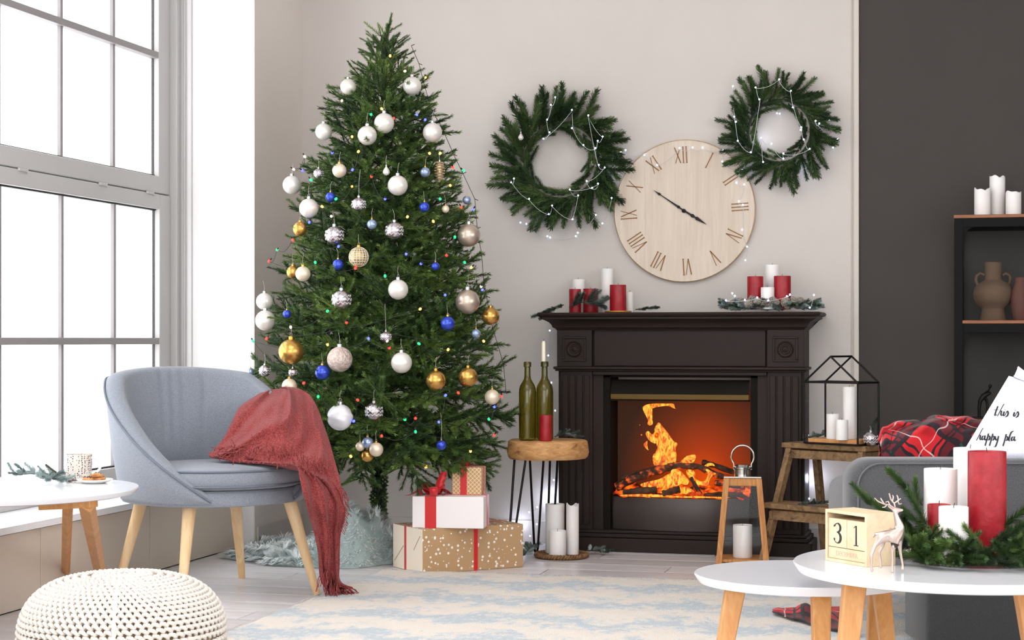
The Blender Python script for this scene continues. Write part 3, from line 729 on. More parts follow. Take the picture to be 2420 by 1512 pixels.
# ================================================================ shelving unit at the right
M_glass2 = M_glass.copy(); M_glass2.name = 'thin_glass'
for n_ in M_glass2.node_tree.nodes:
    if n_.type == 'MIX_SHADER': n_.inputs[0].default_value = .008
sx = PY(2255, 600, 7.6).x
su = thing('shelving_unit', 'black metal shelving unit with brown wooden shelves against the charcoal wall', 'shelf', (sx, 7.6, 0))
W_, D_ = .8, .32
M_shblk = mat('matt_black_steel', rgb(13, 12, 12), .7, .1, spec=.2)
for x in (0, W_-.035):
    for y in (0, D_-.03): MB().box((x, y, 0), (x+.035, y+.03, 1.436)).build('post', M_shblk, su, bevel=.002)
for z in (1.448, 1.011, .60, .2):
    MB().box((-.002 if z > 1.4 else .033, -.004, z-.014), (W_, D_, z)).build('shelf', M_walnut, su, bevel=.002)
    fr2 = MB().box((.035, .0, z-.05), (W_-.035, .02, z-.0145)).box((.035, D_-.02, z-.05), (W_-.035, D_, z-.0145)).box((.0, .03, z-.05), (.02, D_-.03, z-.0145))
    fr2.build('shelf_rail', M_shblk, su)
MB().box((.035, D_-.006, .2), (W_-.035, D_-.001, 1.434)).build('back_panel', mat('dark_olive_panel', rgb(52, 50, 46), .8), su)
for z in (1.398, .961, .55):
    for x0_, s in ((.035, 1), (W_-.035, -1)):
        mb = MB(); n = 10; rr_ = .055
        for y0_, y1_ in ((.004, .016),):
            c = [(x0_, z)]+[(x0_+s*(rr_-rr_*sin(a)), z-(rr_-rr_*cos(a))) for a in [pi/2*k/n for k in range(n+1)]]
            vs = [(x, y0_, zz) for x, zz in c]+[(x, y1_, zz) for x, zz in c]; m_ = len(c)
            fs = [(0, k, k+1) for k in range(1, m_-1)]+[(m_, m_+k+1, m_+k) for k in range(1, m_-1)]+[(k, (k+1) % m_, m_+(k+1) % m_, m_+k) for k in range(m_)]
            mb.add(vs, fs)
        mb.build('corner_bracket', M_shblk, su)

# ================================================================ hairpin stool with a log slice
hs0 = P(1291, HY, 7.5); hs0.z = 0
hs = thing('log_slice_stool', 'stool of a thick bark-edged log slice on black hairpin legs, left of the fireplace', 'stool', hs0)
M_slice = wood('cut_log', rgb(206, 158, 104), rgb(176, 124, 72), scale=(3, 3, 9), freq=5, rough=.7, bump=.3, dark=rgb(112, 76, 46))
ZS = EYE-(1039-HY)/FOC*7.5
def lump(an, r, z, i): return (r*(1+.03*sin(3*an+1)+.018*sin(7*an)+.01*sin(11*an+z*40)) if r > .05 else r), z
MB().lathe([(0, ZS-.078), (.158, ZS-.078), (.166, ZS-.07), (.171, ZS-.05), (.168, ZS-.02), (.166, ZS-.004), (.160, ZS), (0, ZS)], 72, f=lump).build('seat', M_slice, hs, smooth=35)
def hairpin(ax, ay, bx, by, fx, fy):
    a = Vector((ax, ay, ZS-.078)); b_ = Vector((bx, by, ZS-.078)); f_ = Vector((fx, fy, .008))
    w_ = (b_-a).normalized()*.012
    pts = [a, f_-w_+Vector((0, 0, .02)), f_-w_*.6+Vector((0, 0, .004)), f_, f_+w_*.6+Vector((0, 0, .004)), f_+w_+Vector((0, 0, .02)), b_]
    MB().tube(pts, .0052, 8).build('leg', M_black, hs, smooth=50)
def lat(px, t): q = P(px, HY, t)-hs0; return q.x, q.y
hairpin(*lat(1216, 7.45), *lat(1242, 7.38), *lat(1204, 7.34))
hairpin(*lat(1252, 7.55), *lat(1285, 7.62), *lat(1267, 7.72))
hairpin(*lat(1345, 7.40), *lat(1362, 7.5), *lat(1372, 7.45)) if False else hairpin(*lat(1300, 7.60), *lat(1318, 7.60), *lat(1300, 7.78))

# ================================================================ rustic two-step stool
def LT(lat_, t, z): return Vector((lat_*CT-t*ST, lat_*ST+t*CT, z))
A_ = LT((1848-CX)/FOC*7.46, 7.46, .50); wx = (CAMR*.707-CAMF*.707); nx = (-CAMR*.707-CAMF*.707)
ss = thing('step_stool', 'rustic brown wooden two-step stool right of the fireplace, carrying the black house-shaped lantern', 'stool', (A_.x, A_.y, 0), atan2(wx.y, wx.x))
# local x along w, local y pointing back (-n)
WS = .41
MB().box((-.004, 0, .478), (WS+.004, .115, .5)).build('tread_board', M_rustic, ss, bevel=.004)
MB().box((-.004, .12, .478), (WS+.004, .235, .5)).build('tread_board', M_rustic, ss, bevel=.004)
MB().box((-.012, -.128, .233), (WS+.012, -.052, .255)).build('tread_board', M_rustic, ss, bevel=.004)
MB().box((-.012, -.048, .233), (WS+.012, .025, .255)).build('tread_board', M_rustic, ss, bevel=.004)
for x in (.026, WS-.026):
    MB().bar((x, .025, .478), (x-.006 if x < .2 else x+.006, -.165, 0), .034, .026, (1, 0, 0)).build('leg', M_rustic, ss, bevel=.003)
    MB().bar((x, .205, .478), (x-.006 if x < .2 else x+.006, .285, 0), .034, .026, (1, 0, 0)).build('leg', M_rustic, ss, bevel=.003)
    MB().bar((x, .02, .455), (x, .215, .455), .016, .036, (0, 0, 1)).build('side_rail', M_rustic, ss, bevel=.002)
    MB().bar((x, -.115, .205), (x, .235, .205), .016, .034, (0, 0, 1)).build('side_rail', M_rustic, ss, bevel=.002)
MB().box((.03, .012, .435), (WS-.03, .028, .470)).build('apron', M_rustic, ss, bevel=.002)
MB().box((.03, -.108, .185), (WS-.03, -.092, .226)).build('apron', M_rustic, ss, bevel=.002)
MB().box((.03, .20, .435), (WS-.03, .216, .470)).build('apron', M_rustic, ss, bevel=.002)
MSS = Matrix.Translation((A_.x, A_.y, 0)) @ Matrix.Rotation(atan2(wx.y, wx.x), 4, 'Z')

# ---- black house-shaped lantern on it
N_ = LT((2027-CX)/FOC*7.17, 7.17, 0)
hl = thing('geometric_lantern', 'black wire house-shaped lantern holding three white candles, on the step stool', 'lantern', (N_.x, N_.y, .5), atan2(wx.y, wx.x))
LX, LY, LE, LRZ = -.262, .15, .256, .362
rw = .0042
cs = {'n': (0, 0), 'l': (LX, 0), 'f': (LX, LY), 'r': (0, LY)}
fm = MB()
def rod(a, b): fm.tube([a, b], rw, 8)
for k in cs: rod((*cs[k], .004), (*cs[k], LE))
for a, b_ in (('n', 'l'), ('l', 'f'), ('f', 'r'), ('r', 'n')):
    rod((*cs[a], LE), (*cs[b_], LE)); rod((*cs[a], .005), (*cs[b_], .005))
r1 = (LX/2, .012, LRZ); r2 = (LX/2, LY-.012, LRZ)
r1 = (LX/2, 0, LRZ); r2 = (LX/2, LY, LRZ)
rod(r1, r2); rod(r1, (*cs['n'], LE)); rod(r1, (*cs['l'], LE)); rod(r2, (*cs['f'], LE)); rod(r2, (*cs['r'], LE))
fm.build('wire_frame', M_black, hl, smooth=50)
MB().box((LX+.012, .01, .006), (-.012, LY-.01, .024)).build('wooden_base', M_oak, hl, bevel=.002)
gl = MB()
for a, b_ in (('n', 'l'), ('n', 'r'), ('l', 'f'), ('f', 'r')):
    gl.add([(*cs[a], .008), (*cs[b_], .008), (*cs[b_], LE), (*cs[a], LE)], [(0, 1, 2, 3)])
gp = gl.build('glass_pane', M_glass2, hl); gp.modifiers.new('s', 'SOLIDIFY').thickness = .0015
MHL = Matrix.Translation((N_.x, N_.y, .5)) @ Matrix.Rotation(atan2(wx.y, wx.x), 4, 'Z')

# ================================================================ wooden candle lantern on the floor
wl0 = P(1755, HY, 7.42); wl0.z = 0
wl = thing('wooden_lantern', 'tapered light wood lantern with steel cap and ring handle, standing in front of the fireplace', 'lantern', wl0, TH-radians(7.4))
hb, ht, Hh = .098, .066, .358
cr = [(-1, -1), (1, -1), (1, 1), (-1, 1)]
for sx_, sy_ in cr:
    a = Vector((sx_*hb, sy_*hb, 0)); b_ = Vector((sx_*ht, sy_*ht, Hh)); s = .0125
    q = lambda c: [c+Vector((-s, -s, 0)), c+Vector((s, -s, 0)), c+Vector((s, s, 0)), c+Vector((-s, s, 0))]
    MB().hexa(q(a), q(b_)).build('post', M_bamboo, wl, bevel=.002)
for i in range(4):
    a, b_ = cr[i], cr[(i+1) % 4]; k = ht*.96; k0 = hb*.97
    MB().bar((a[0]*k, a[1]*k, Hh-.016), (b_[0]*k, b_[1]*k, Hh-.016), .02, .032, (0, 0, 1)).build('top_rail', M_bamboo, wl, bevel=.002)
    kk = hb-.004; z0_ = .03; k2 = ht+.002
    g = MB(); n_ = Vector(((a[0]+b_[0])/2, (a[1]+b_[1])/2, 0))
    g.add([Vector((a[0]*kk*.9, a[1]*kk*.9, z0_))+n_*.0, Vector((b_[0]*kk*.9, b_[1]*kk*.9, z0_)), Vector((b_[0]*k2*.9, b_[1]*k2*.9, Hh-.03)), Vector((a[0]*k2*.9, a[1]*k2*.9, Hh-.03))], [(0, 1, 2, 3)])
    g = g.build('glass_pane', M_glass2, wl); g.modifiers.new('s', 'SOLIDIFY').thickness = .0015
MB().box((-hb+.006, -hb+.006, .012), (hb-.006, hb-.006, .024)).build('base_board', M_bamboo, wl, bevel=.002)
MB().box((-ht-.012, -ht-.012, Hh), (ht+.012, ht+.012, Hh+.007)).build('cap_plate', M_steel, wl, bevel=.002)
MB().lathe([(.034, Hh+.007), (.034, Hh+.032), (.040, Hh+.035), (.040, Hh+.041), (.032, Hh+.046), (.026, Hh+.052), (0, Hh+.054)], 32).build('vent', M_steel, wl, smooth=35)
pts = [(.047*cos(a) if True else 0, 0, Hh+.085+.047*sin(a)) for a in [radians(-38+256*k/24) for k in range(25)]]
pts = [(pts[0][0]*.95, 0, Hh+.03)]+pts+[(pts[-1][0]*.95, 0, Hh+.03)]
MB().tube(pts, .0042, 8).build('ring_handle', M_steel, wl, smooth=60)
# ================================================================ fir twigs
class Fir:
    """collects stems and needles into flat lists"""
    def __init__(s): s.v = []; s.f = []; s.mi = []
    def tri(s, a, b, c, m): n = len(s.v); s.v += [a[:], b[:], c[:]]; s.f.append((n, n+1, n+2)); s.mi.append(m)
    def stem(s, pts, r0, r1, m=0):
        n = len(s.v); L_ = len(pts)
        for i, p in enumerate(pts):
            d = (pts[min(i+1, L_-1)]-pts[max(0, i-1)]).normalized(); x = d.orthogonal().normalized(); y = d.cross(x)
            r_ = r0+(r1-r0)*i/(L_-1)
            for k in range(3): a = 2.094*k; s.v.append((p+x*cos(a)*r_+y*sin(a)*r_)[:])
        for i in range(L_-1):
            for k in range(3):
                s.f.append((n+i*3+k, n+i*3+(k+1) % 3, n+i*3+3+(k+1) % 3, n+i*3+3+k)); s.mi.append(m)
    def twig(s, p, d, length, nl, nw, dens, droop=0, curl=0, m=1, flat=.55, sr=.0016):
        """one twig: a stem with needles all along, ending in a tuft"""
        k = max(3, int(length/.02)); pts = [p.copy()]; d = d.normalized(); q = p.copy()
        for i in range(k):
            d = (d+Vector((0, 0, -droop+curl*i/k))).normalized(); q = q+d*length/k; pts.append(q.copy())
        s.stem(pts, sr, sr*.6, 0)
        n = int(length*dens)
        for j in range(n):
            t = (j+R.random())/n; i = min(k-1, int(t*k)); f = t*k-i
            c = pts[i].lerp(pts[i+1], f); dd = (pts[i+1]-pts[i]).normalized()
            x = dd.cross(UP); x = x.normalized() if x.length > .05 else dd.orthogonal().normalized(); y = x.cross(dd)
            a = R.random()*2*pi; rad = x*cos(a)+y*sin(a)*(flat+.3*R.random())
            fw = .75+.5*t+R.uniform(-.15, .25)
            nd = (rad+dd*fw).normalized(); ln = nl*R.uniform(.75, 1.1)*(1-.35*max(0, t-.8)/.2)
            sd = nd.cross(dd); sd = sd.normalized() if sd.length > .01 else x
            tip = c+nd*ln
            s.tri(c-sd*nw*.5, c+sd*nw*.5, tip, m)
            # second blade makes a needle with some body
            s.tri(c+nd*ln*.15-sd*nw*.6, tip+sd*nw*.3, tip-sd*nw*.3, m)
    def mesh(s, name, mats):
        me = bpy.data.meshes.new(name); me.from_pydata(s.v, [], s.f)
        for m in mats: me.materials.append(m)
        me.polygons.foreach_set('material_index', s.mi); me.update(); return me
def needle_mat(name, c1, c2, c3, rough=.55, sc_=9):
    m = bpy.data.materials.new(name); m.use_nodes = True; N, L = nt(m); b = N['Principled BSDF']; b.inputs['Roughness'].default_value = rough
    oi = N.new('ShaderNodeObjectInfo'); ge = N.new('ShaderNodeNewGeometry'); nz = N.new('ShaderNodeTexNoise'); nz.inputs['Scale'].default_value = sc_; L.new(ge.outputs['Position'], nz.inputs[0])
    mx = N.new('ShaderNodeMath'); mx.operation = 'MULTIPLY_ADD'; mx.inputs[1].default_value = .35; L.new(oi.outputs['Random'], mx.inputs[0]); L.new(nz.outputs[0], mx.inputs[2])
    r = N.new('ShaderNodeValToRGB'); e = r.color_ramp.elements; L.new(mx.outputs[0], r.inputs[0])
    e[0].position = .4; e[0].color = c1; e[1].position = .95; e[1].color = c3; k = e.new(.68); k.color = c2
    L.new(r.outputs[0], b.inputs['Base Color'])
    return m
M_ndl = needle_mat('fir_needles', rgb(46, 68, 34), rgb(74, 104, 46), rgb(120, 146, 66))
M_ndl2 = needle_mat('wreath_needles', rgb(42, 62, 38), rgb(66, 92, 50), rgb(104, 128, 72))
M_ndl3 = needle_mat('table_wreath_needles', rgb(34, 54, 24), rgb(56, 84, 36), rgb(104, 130, 66))
M_frost = needle_mat('frosted_needles', rgb(120, 140, 134), rgb(150, 168, 164), rgb(190, 200, 198))
M_dusty = needle_mat('dusty_needles', rgb(62, 74, 66), rgb(84, 96, 88), rgb(116, 126, 118))
M_twig = mat('dark_twig', rgb(52, 48, 34), .8)
M_twigb = mat('black_branch_wire', rgb(30, 32, 24), .6)

# ================================================================ the tree
TC = P(893, HY, 7.5); TC.z = 0
tree = thing('christmas_tree', 'tall dark green artificial fir Christmas tree hung with baubles, left of the fireplace', 'Christmas tree', TC)
prof_t = [(.33, .42), (.42, .50), (.50, .545), (.62, .565), (.78, .560), (.93, .545), (1.11, .505), (1.29, .455), (1.47, .410), (1.65, .345), (1.83, .270), (1.92, .238), (2.0, .198), (2.09, .150), (2.16, .100), (2.23, .03)]
def tree_r(z):
    if z <= prof_t[0][0]: return prof_t[0][1]
    for (a, b), (c, d) in zip(prof_t, prof_t[1:]):
        if z <= c: return b+(d-b)*(z-a)/(c-a)
    return .02
tree.rotation_euler = (0, .014, 0)
def branch_mesh(Lb, seed):
    f = Fir(); rs = random.Random(seed); k = 8; pts = []; q = Vector((0, 0, 0)); d = Vector((1, 0, 0))
    for i in range(k+1):
        pts.append(q.copy()); d = Vector((1, rs.uniform(-.08, .08), .22*sin(i/k*3.0)-.16*(i/k))).normalized(); q = q+d*Lb/k
    f.stem(pts, .0036, .0016, 0)
    bare = .16
    f.twig(pts[-2], (pts[-1]-pts[-2]), .075, .022, .0029, 1000, droop=.01)
    n = int(Lb/.036)
    for j in range(n):
        t = bare+(1-bare)*(j+.5)/n; i = min(k-1, int(t*k)); c = pts[i].lerp(pts[i+1], t*k-i)
        s = 1 if j % 2 else -1; ln = (.055+.085*sin(pi*min(1, (1-t)*.9+.12)))*rs.uniform(.8, 1.2)
        dd = Vector((.85, s*(.75+.2*rs.random()), rs.uniform(-.35, .5)))
        f.twig(c, dd, ln, .022, .0029, 950, droop=rs.uniform(-.02, .03))
        if rs.random() < .5: f.twig(c, Vector((.8, s*.2, rs.choice([-1, 1])*rs.uniform(.4, .9))), ln*.7, .021, .0029, 900)
    # needles on the main stem
    for i in range(int(bare*k), k-1): f.twig(pts[i], pts[i+1]-pts[i], (pts[i+1]-pts[i]).length, .017, .002, 600)
    return f.mesh('branch', [M_twigb, M_ndl])
BL = (.14, .22, .31, .41, .50)
bmesh_ = {L_: [branch_mesh(L_, 100+i*7+int(L_*100)) for i in range(4)] for L_ in BL}
nb = 0; z = .50; lev = 0
levels = [.44, .47]
while z < 2.2:
    levels.append(z); z += .050+.034*(1-(z-.42)/1.8)
tot = 0
for li, z in enumerate(levels):
    rad = tree_r(z+.02)
    n_ = max(5, int(3.5+rad*19))
    for k in range(n_):
        if tot >= 298: break
        a = 2*pi*(k+.5*(li % 2)+R.uniform(-.2, .2))/n_+li*.7
        gap = R.uniform(.84, 1.10)
        Lw = max(.075, rad*gap-(.075 if .8 < z < 1.75 else .062))
        up_ = .30+.55*max(0, (z-1.6)/.7)
        if z < .49: up_ = -.30+R.uniform(-.25, .2)
        elif z < .60: up_ = -.22+R.uniform(-.12, .2)
        elif z < .8: up_ = .05
        up_ += R.uniform(-.07, .07)
        L0 = min(BL, key=lambda q: abs(q-Lw)); sc_ = Lw/L0
        o = link('branch', R.choice(bmesh_[L0]), tree)
        o.location = (cos(a)*.012, sin(a)*.012, z-Lw*sin(up_)*.55)
        o.rotation_euler = Euler((R.uniform(-.5, .5), -up_, a)); o.scale = (sc_,)*3
        tot += 1
print('branches', tot)
# leader
for k in range(9):
    o = link('branch', bmesh_[.14][k % 4], tree); a = k*2.4; o.location = (.0, 0, 1.98+.02*k); o.rotation_euler = (0, -(.55+.1*k), a); o.scale = (.72,)*3
o = link('branch', bmesh_[.14][0], tree); o.location = (.006, 0, 2.075); o.rotation_euler = (0, -1.5, .4); o.scale = (.8,)*3
# dark inner foliage wrapped on the pole, and the pole itself
f = Fir()
for k in range(230):
    z = (.16+.26*k/130) if k < 130 else .42+1.65*(k-130)/100; a = k*2.4; f.twig(Vector((cos(a)*.012, sin(a)*.012, z)), Vector((cos(a), sin(a), -.9 if k % 2 else .9)), .03, .016, .0024, 1500)
pole = MB().tube([(0, 0, .03), (0, 0, 2.2)], .014, 12).build('trunk', M_twigb, tree, smooth=50)
g_ = link('trunk_garland', f.mesh('trunk_garland', [M_twigb, M_ndl]), tree); g_['kind'] = 'stuff'
st3 = MB()
for k in range(3):
    a = k*2*pi/3+.4; st3.bar((0, 0, .10), (cos(a)*.2, sin(a)*.2, .01), .016, .012)
st3.build('stand', M_black, tree)
rd = MB()
for k in range(16):
    a = k*2*pi/16+R.uniform(-.1, .1); rd.tube([(cos(a)*.014, sin(a)*.014, .355), (cos(a)*.10, sin(a)*.10, .41+R.uniform(-.01, .02)), (cos(a)*.13, sin(a)*.13, .43+R.uniform(-.01, .03))], .0026, 5)
tag(rd.build('lower_branch_rods', M_black, tree), kind='stuff')

# ---- position on the visible side of the tree
def on_tree(px, py, out=1.0):
    t = 7.5
    for _ in range(6):
        p = P(px, py, t); rad = tree_r(p.z)*out; d = (px-905 if p.z > 1.5 else px-893)/FOC*t
        t = 7.5-sqrt(max(.0004, rad*rad-d*d))*.93
    return P(px, py, t)

# ================================================================ baubles
def sat(name, c, rough, metal, **k): return mat(name, c, rough, metal, **k)
MBau = {
 'pearl': mat('pearl_white', rgb(226, 220, 212), .28, .25, coat=.3),
 'champ': mat('champagne', rgb(196, 178, 162), .3, .7),
 'gold': mat('satin_gold', rgb(206, 158, 84), .26, .85),
 'blue': mat('royal_blue', rgb(44, 72, 190), .22, .45, coat=.4),
 'pale': mat('pale_blue', rgb(150, 168, 200), .22, .6, coat=.3),
 'silver': mat('mirror_silver', rgb(226, 220, 222), .14, .9, c2=rgb(160, 146, 150), vs=60),
 'swirl': mat('white_swirl', rgb(232, 230, 234), .42, .1, coat=.2),
 'lace': mat('champagne_lace', rgb(222, 208, 200), .5, .3, c2=rgb(186, 160, 146), vs=70, bump=.8, bs=110),
 'net': mat('gold_net', rgb(176, 152, 110), .3, .8), 'cream': mat('cream_satin', rgb(226, 210, 186), .35, .3, coat=.2),
}
M_cap = mat('gold_cap', rgb(206, 158, 70), .3, .9); M_capS = mat('silver_cap', rgb(200, 198, 196), .3, .9); M_cord = mat('cord', rgb(190, 184, 176), .8)
def bauble(px, py, rp, kind, label, out=1.03, cat='bauble', pos=None, group='baubles hung on the Christmas tree', string=.035):
    p = pos if pos is not None else on_tree(px, py, out)
    t = (p-Vector((0, 0, EYE))).dot(CAMF); r_ = rp/FOC*t
    o = thing('bauble' if cat == 'bauble' else cat, label, cat, p, R.uniform(0, 6), group)
    if kind == 'cone':
        mb = MB()
        for i in range(7):
            zz = .03-.011*i; rr_ = (.011+.0022*i*(1-.0*i)) if i < 3 else .0185-.0028*(i-3)
            for k in range(8):
                a = 2*pi*(k+.5*(i % 2))/8; mb.ball((cos(a)*rr_, sin(a)*rr_, zz), .0062, 6, 4, (1, 1, .6))
        mb.lathe([(0, -.05), (.012, -.03), (.014, .02), (.004, .035), (0, .036)], 12)
        mb.build('scales', mat('beaded_champagne', rgb(200, 176, 140), .35, .6), o, smooth=50)
        top = .036
    elif kind == 'tear':
        MB().lathe([(0, -r_*1.1), (r_*.6, -r_*.9), (r_*.95, -r_*.3), (r_*.8, r_*.3), (r_*.35, r_*1.0), (0, r_*1.5)], 20).build('ball', MBau['pearl'], o, smooth=60); top = r_*1.4
    else:
        mb = MB()
        if kind == 'swirl':
            mb.ball((0, 0, 0), r_*.97, 32, 20)
            nv_ = []
            for v in mb.v:
                V_ = Vector(v); a = atan2(V_.y, V_.x); e = V_.z/r_; s = 1+.035*math.tanh(6*sin(3*a+5*e+1.5*sin(4*e)))
                nv_.append((V_*s)[:])
            mb.v = nv_
        else: mb.ball((0, 0, 0), r_, 28, 18)
        b_ = mb.build('ball', MBau[kind], o, smooth=70)
        if kind == 'silver':                                    # mirror facets in bands
            fc = MB()
            for i in range(-1, 2):
                zz = i*.36*r_; q = sqrt(r_*r_-zz*zz)
                fc.tube([(q*cos(2*pi*k/24), q*sin(2*pi*k/24), zz+.12*r_*(-1)**k) for k in range(24)], r_*.045, 5, closed=True)
            fc.build('raised_pattern', MBau['swirl'], b_, smooth=50)
        if kind == 'net':
            fc = MB()
            for i in range(-3, 4):
                zz = i*.25*r_; q = sqrt(r_*r_-zz*zz); fc.tube([(q*cos(2*pi*k/24), q*sin(2*pi*k/24), zz) for k in range(24)], r_*.055, 5, closed=True)
            for i in range(9):
                a0 = pi*i/9; fc.tube([(r_*cos(2*pi*k/24)*cos(a0), r_*cos(2*pi*k/24)*sin(a0), r_*sin(2*pi*k/24)) for k in range(24)], r_*.05, 5, closed=True)
            fc.build('gold_net', mat('pale_net', rgb(222, 208, 180), .4, .4), b_, smooth=50)
        top = r_
    cr_ = max(.0035, r_*.2)
    cp = MB().lathe([(cr_, top*.97), (cr_, top*.97+cr_*1.1), (cr_*.6, top*.97+cr_*1.4), (0, top*.97+cr_*1.5)], 12).build('cap', M_cap if kind in ('blue', 'pale', 'gold', 'net', 'cream') else M_capS, o, smooth=40)
    zz = top*.97+cr_*1.4
    MB().tube([(cr_*.5*cos(a), 0, zz+cr_*.5+cr_*.5*sin(a)) for a in [2*pi*k/10 for k in range(10)]], .0007, 4, closed=True).build('ring', M_capS, cp)
    MB().tube([(0, 0, zz+cr_*.8), (.002, .001, zz+cr_*.8+string*.5), (-.001, .006, zz+cr_*.8+string)], .0006, 4).build('hanging_cord', M_cord, o)
    return o
BA = [
 (823,205,19,'pearl','pearl white bauble at upper left near the tree top, partly behind twigs'),
 (974,203,22,'pearl','pearl white bauble at upper right, the highest bauble on that side of the tree'),
 (908,291,24,'pearl','upper of two large touching pearl baubles below the tree top'),
 (868,320,23,'pearl','lower left of two large touching pearl baubles, with a pale band'),
 (765,311,20,'pearl','pearl white bauble at the left outline of the upper tree'),
 (1022,313,23,'pearl','pearl bauble with a violet glint at the right of the upper tree'),
 (690,437,22,'pearl','pearl bauble sticking out at the left outline above the middle of the tree'),
 (940,438,24,'pearl','pearl bauble with green light on it in the middle of the tree'),
 (730,492,23,'pearl','pearl bauble above the small gold one on the left side of the tree'),
 (1108,556,27,'champ','large champagne bauble at the right outline of the tree, red glint on top'),
 (941,684,24,'pearl','pearl bauble with green and violet glints in the dark centre of the tree'),
 (625,712,20,'pearl','upper of two white baubles at the far left outline of the tree'),
 (627,757,24,'pearl','lower of two white baubles at the far left outline of the tree'),
 (1105,713,29,'champ','largest champagne bauble at the right, beside the dark gold one'),
 (949,857,25,'pearl','greyish pearl bauble low in the centre of the tree'),
 (803,849,30,'lace','big bauble covered with cream lace, above the armchair throw'),
 (688,831,30,'gold','largest gold bauble, on the left side just above the armchair'),
 (1159,747,21,'gold','dark gold bauble hanging free at the right outline of the tree'),
 (1106,891,23,'gold','right of the two gold baubles low on the right side'),
 (1030,899,24,'gold','left of the two gold baubles low on the right side'),
 (709,541,17,'gold','small gold bauble under a pearl one on the left side of the tree'),
 (692,643,15,'gold','small gold bauble half hidden behind a cream one at left'),
 (716,647,18,'cream','small cream bauble in front of a gold one at left'),
 (1163,938,18,'cream','cream gold bauble with green glint at the lower right outline'),
 (790,556,22,'silver','patterned silver bauble left of centre, above the netted one'),
 (932,545,21,'silver','patterned silver bauble in the centre of the tree above the dark gap'),
 (848,483,17,'silver','smaller patterned silver bauble hanging above the centre on a long cord'),
 (848,607,23,'net','gold bauble with a pale net over it near the centre'),
 (807,708,23,'silver','patterned silver bauble below a tiny red light, left of centre'),
 (912,796,13,'silver','tiny silver bauble on a long cord in the centre'),
 (804,986,31,'swirl','biggest white bauble with carved swirls, right beside the red throw'),
 (884,972,21,'silver','patterned silver bauble low in the centre, right of the white swirl one'),
 (802,403,17,'cream','cream bauble in the upper left part of the tree'),
 (753,410,12,'silver','tiny silver bauble left of the cream one in the upper tree'),
 (1005,407,12,'pale','tiny pale blue bauble beside the beaded cone'),
 (879,530,12,'pale','small pale blue bauble between two patterned silver ones'),
 (781,466,12,'blue','small royal blue bauble on the left, next to a green light'),
 (1003,489,12,'blue','small royal blue bauble right of centre below the beaded cone'),
 (799,625,13,'blue','small royal blue bauble left of the netted gold one'),
 (1029,629,10,'blue','tiny royal blue bauble in the dark area right of centre'),
 (678,742,10,'blue','tiny royal blue bauble near the far left white pair'),
 (1058,764,17,'blue','royal blue bauble under the largest champagne one'),
 (762,880,18,'blue','royal blue bauble directly above the throw on the armchair'),
 (1043,1052,12,'blue','lowest small royal blue bauble, hanging on a long cord at the bottom'),
 (869,1046,14,'pale','pale blue bauble on top of the cluster at the trunk'),
 (868,1077,15,'gold','gold bauble at the bottom of the cluster at the trunk'),
 (889,1062,17,'cream','cream bauble at the right of the cluster at the trunk'),
 (851,1055,11,'cream','smallest cream bauble at the left of the cluster at the trunk'),
 (684,912,18,'cream','cream bauble peeping out over the back of the armchair'),
 (626,876,14,'silver','small silver bauble at lower left, over the armchair back'),
 (692,880,10,'silver','tiny silver bauble under the largest gold one'),
 (592,879,9,'pale','tiny pale bauble at the lowest left tip of the tree'),
 (1125,788,11,'pale','small pale blue bauble at the right below the dark gold one'),
 (1103,473,10,'pale','tiny pale blue bauble at the upper right outline'),
 (1053,494,9,'cream','tiny cream bauble at upper right, beside the outline'),
 (913,405,9,'tear','small white teardrop ornament above the green-lit pearl bauble'),
 (1039,402,12,'cone','beaded champagne cone ornament at the upper right of the tree'),
]
for a in BA:
    bauble(*a, cat='ornament' if a[3] in ('tear', 'cone') else 'bauble', out=1.05 if a[2] > 15 else 1.02, string=.10 if 'long cord' in a[4] else .035, group='ornaments on the Christmas tree' if a[3] in ('tear', 'cone') else 'baubles hung on the Christmas tree')

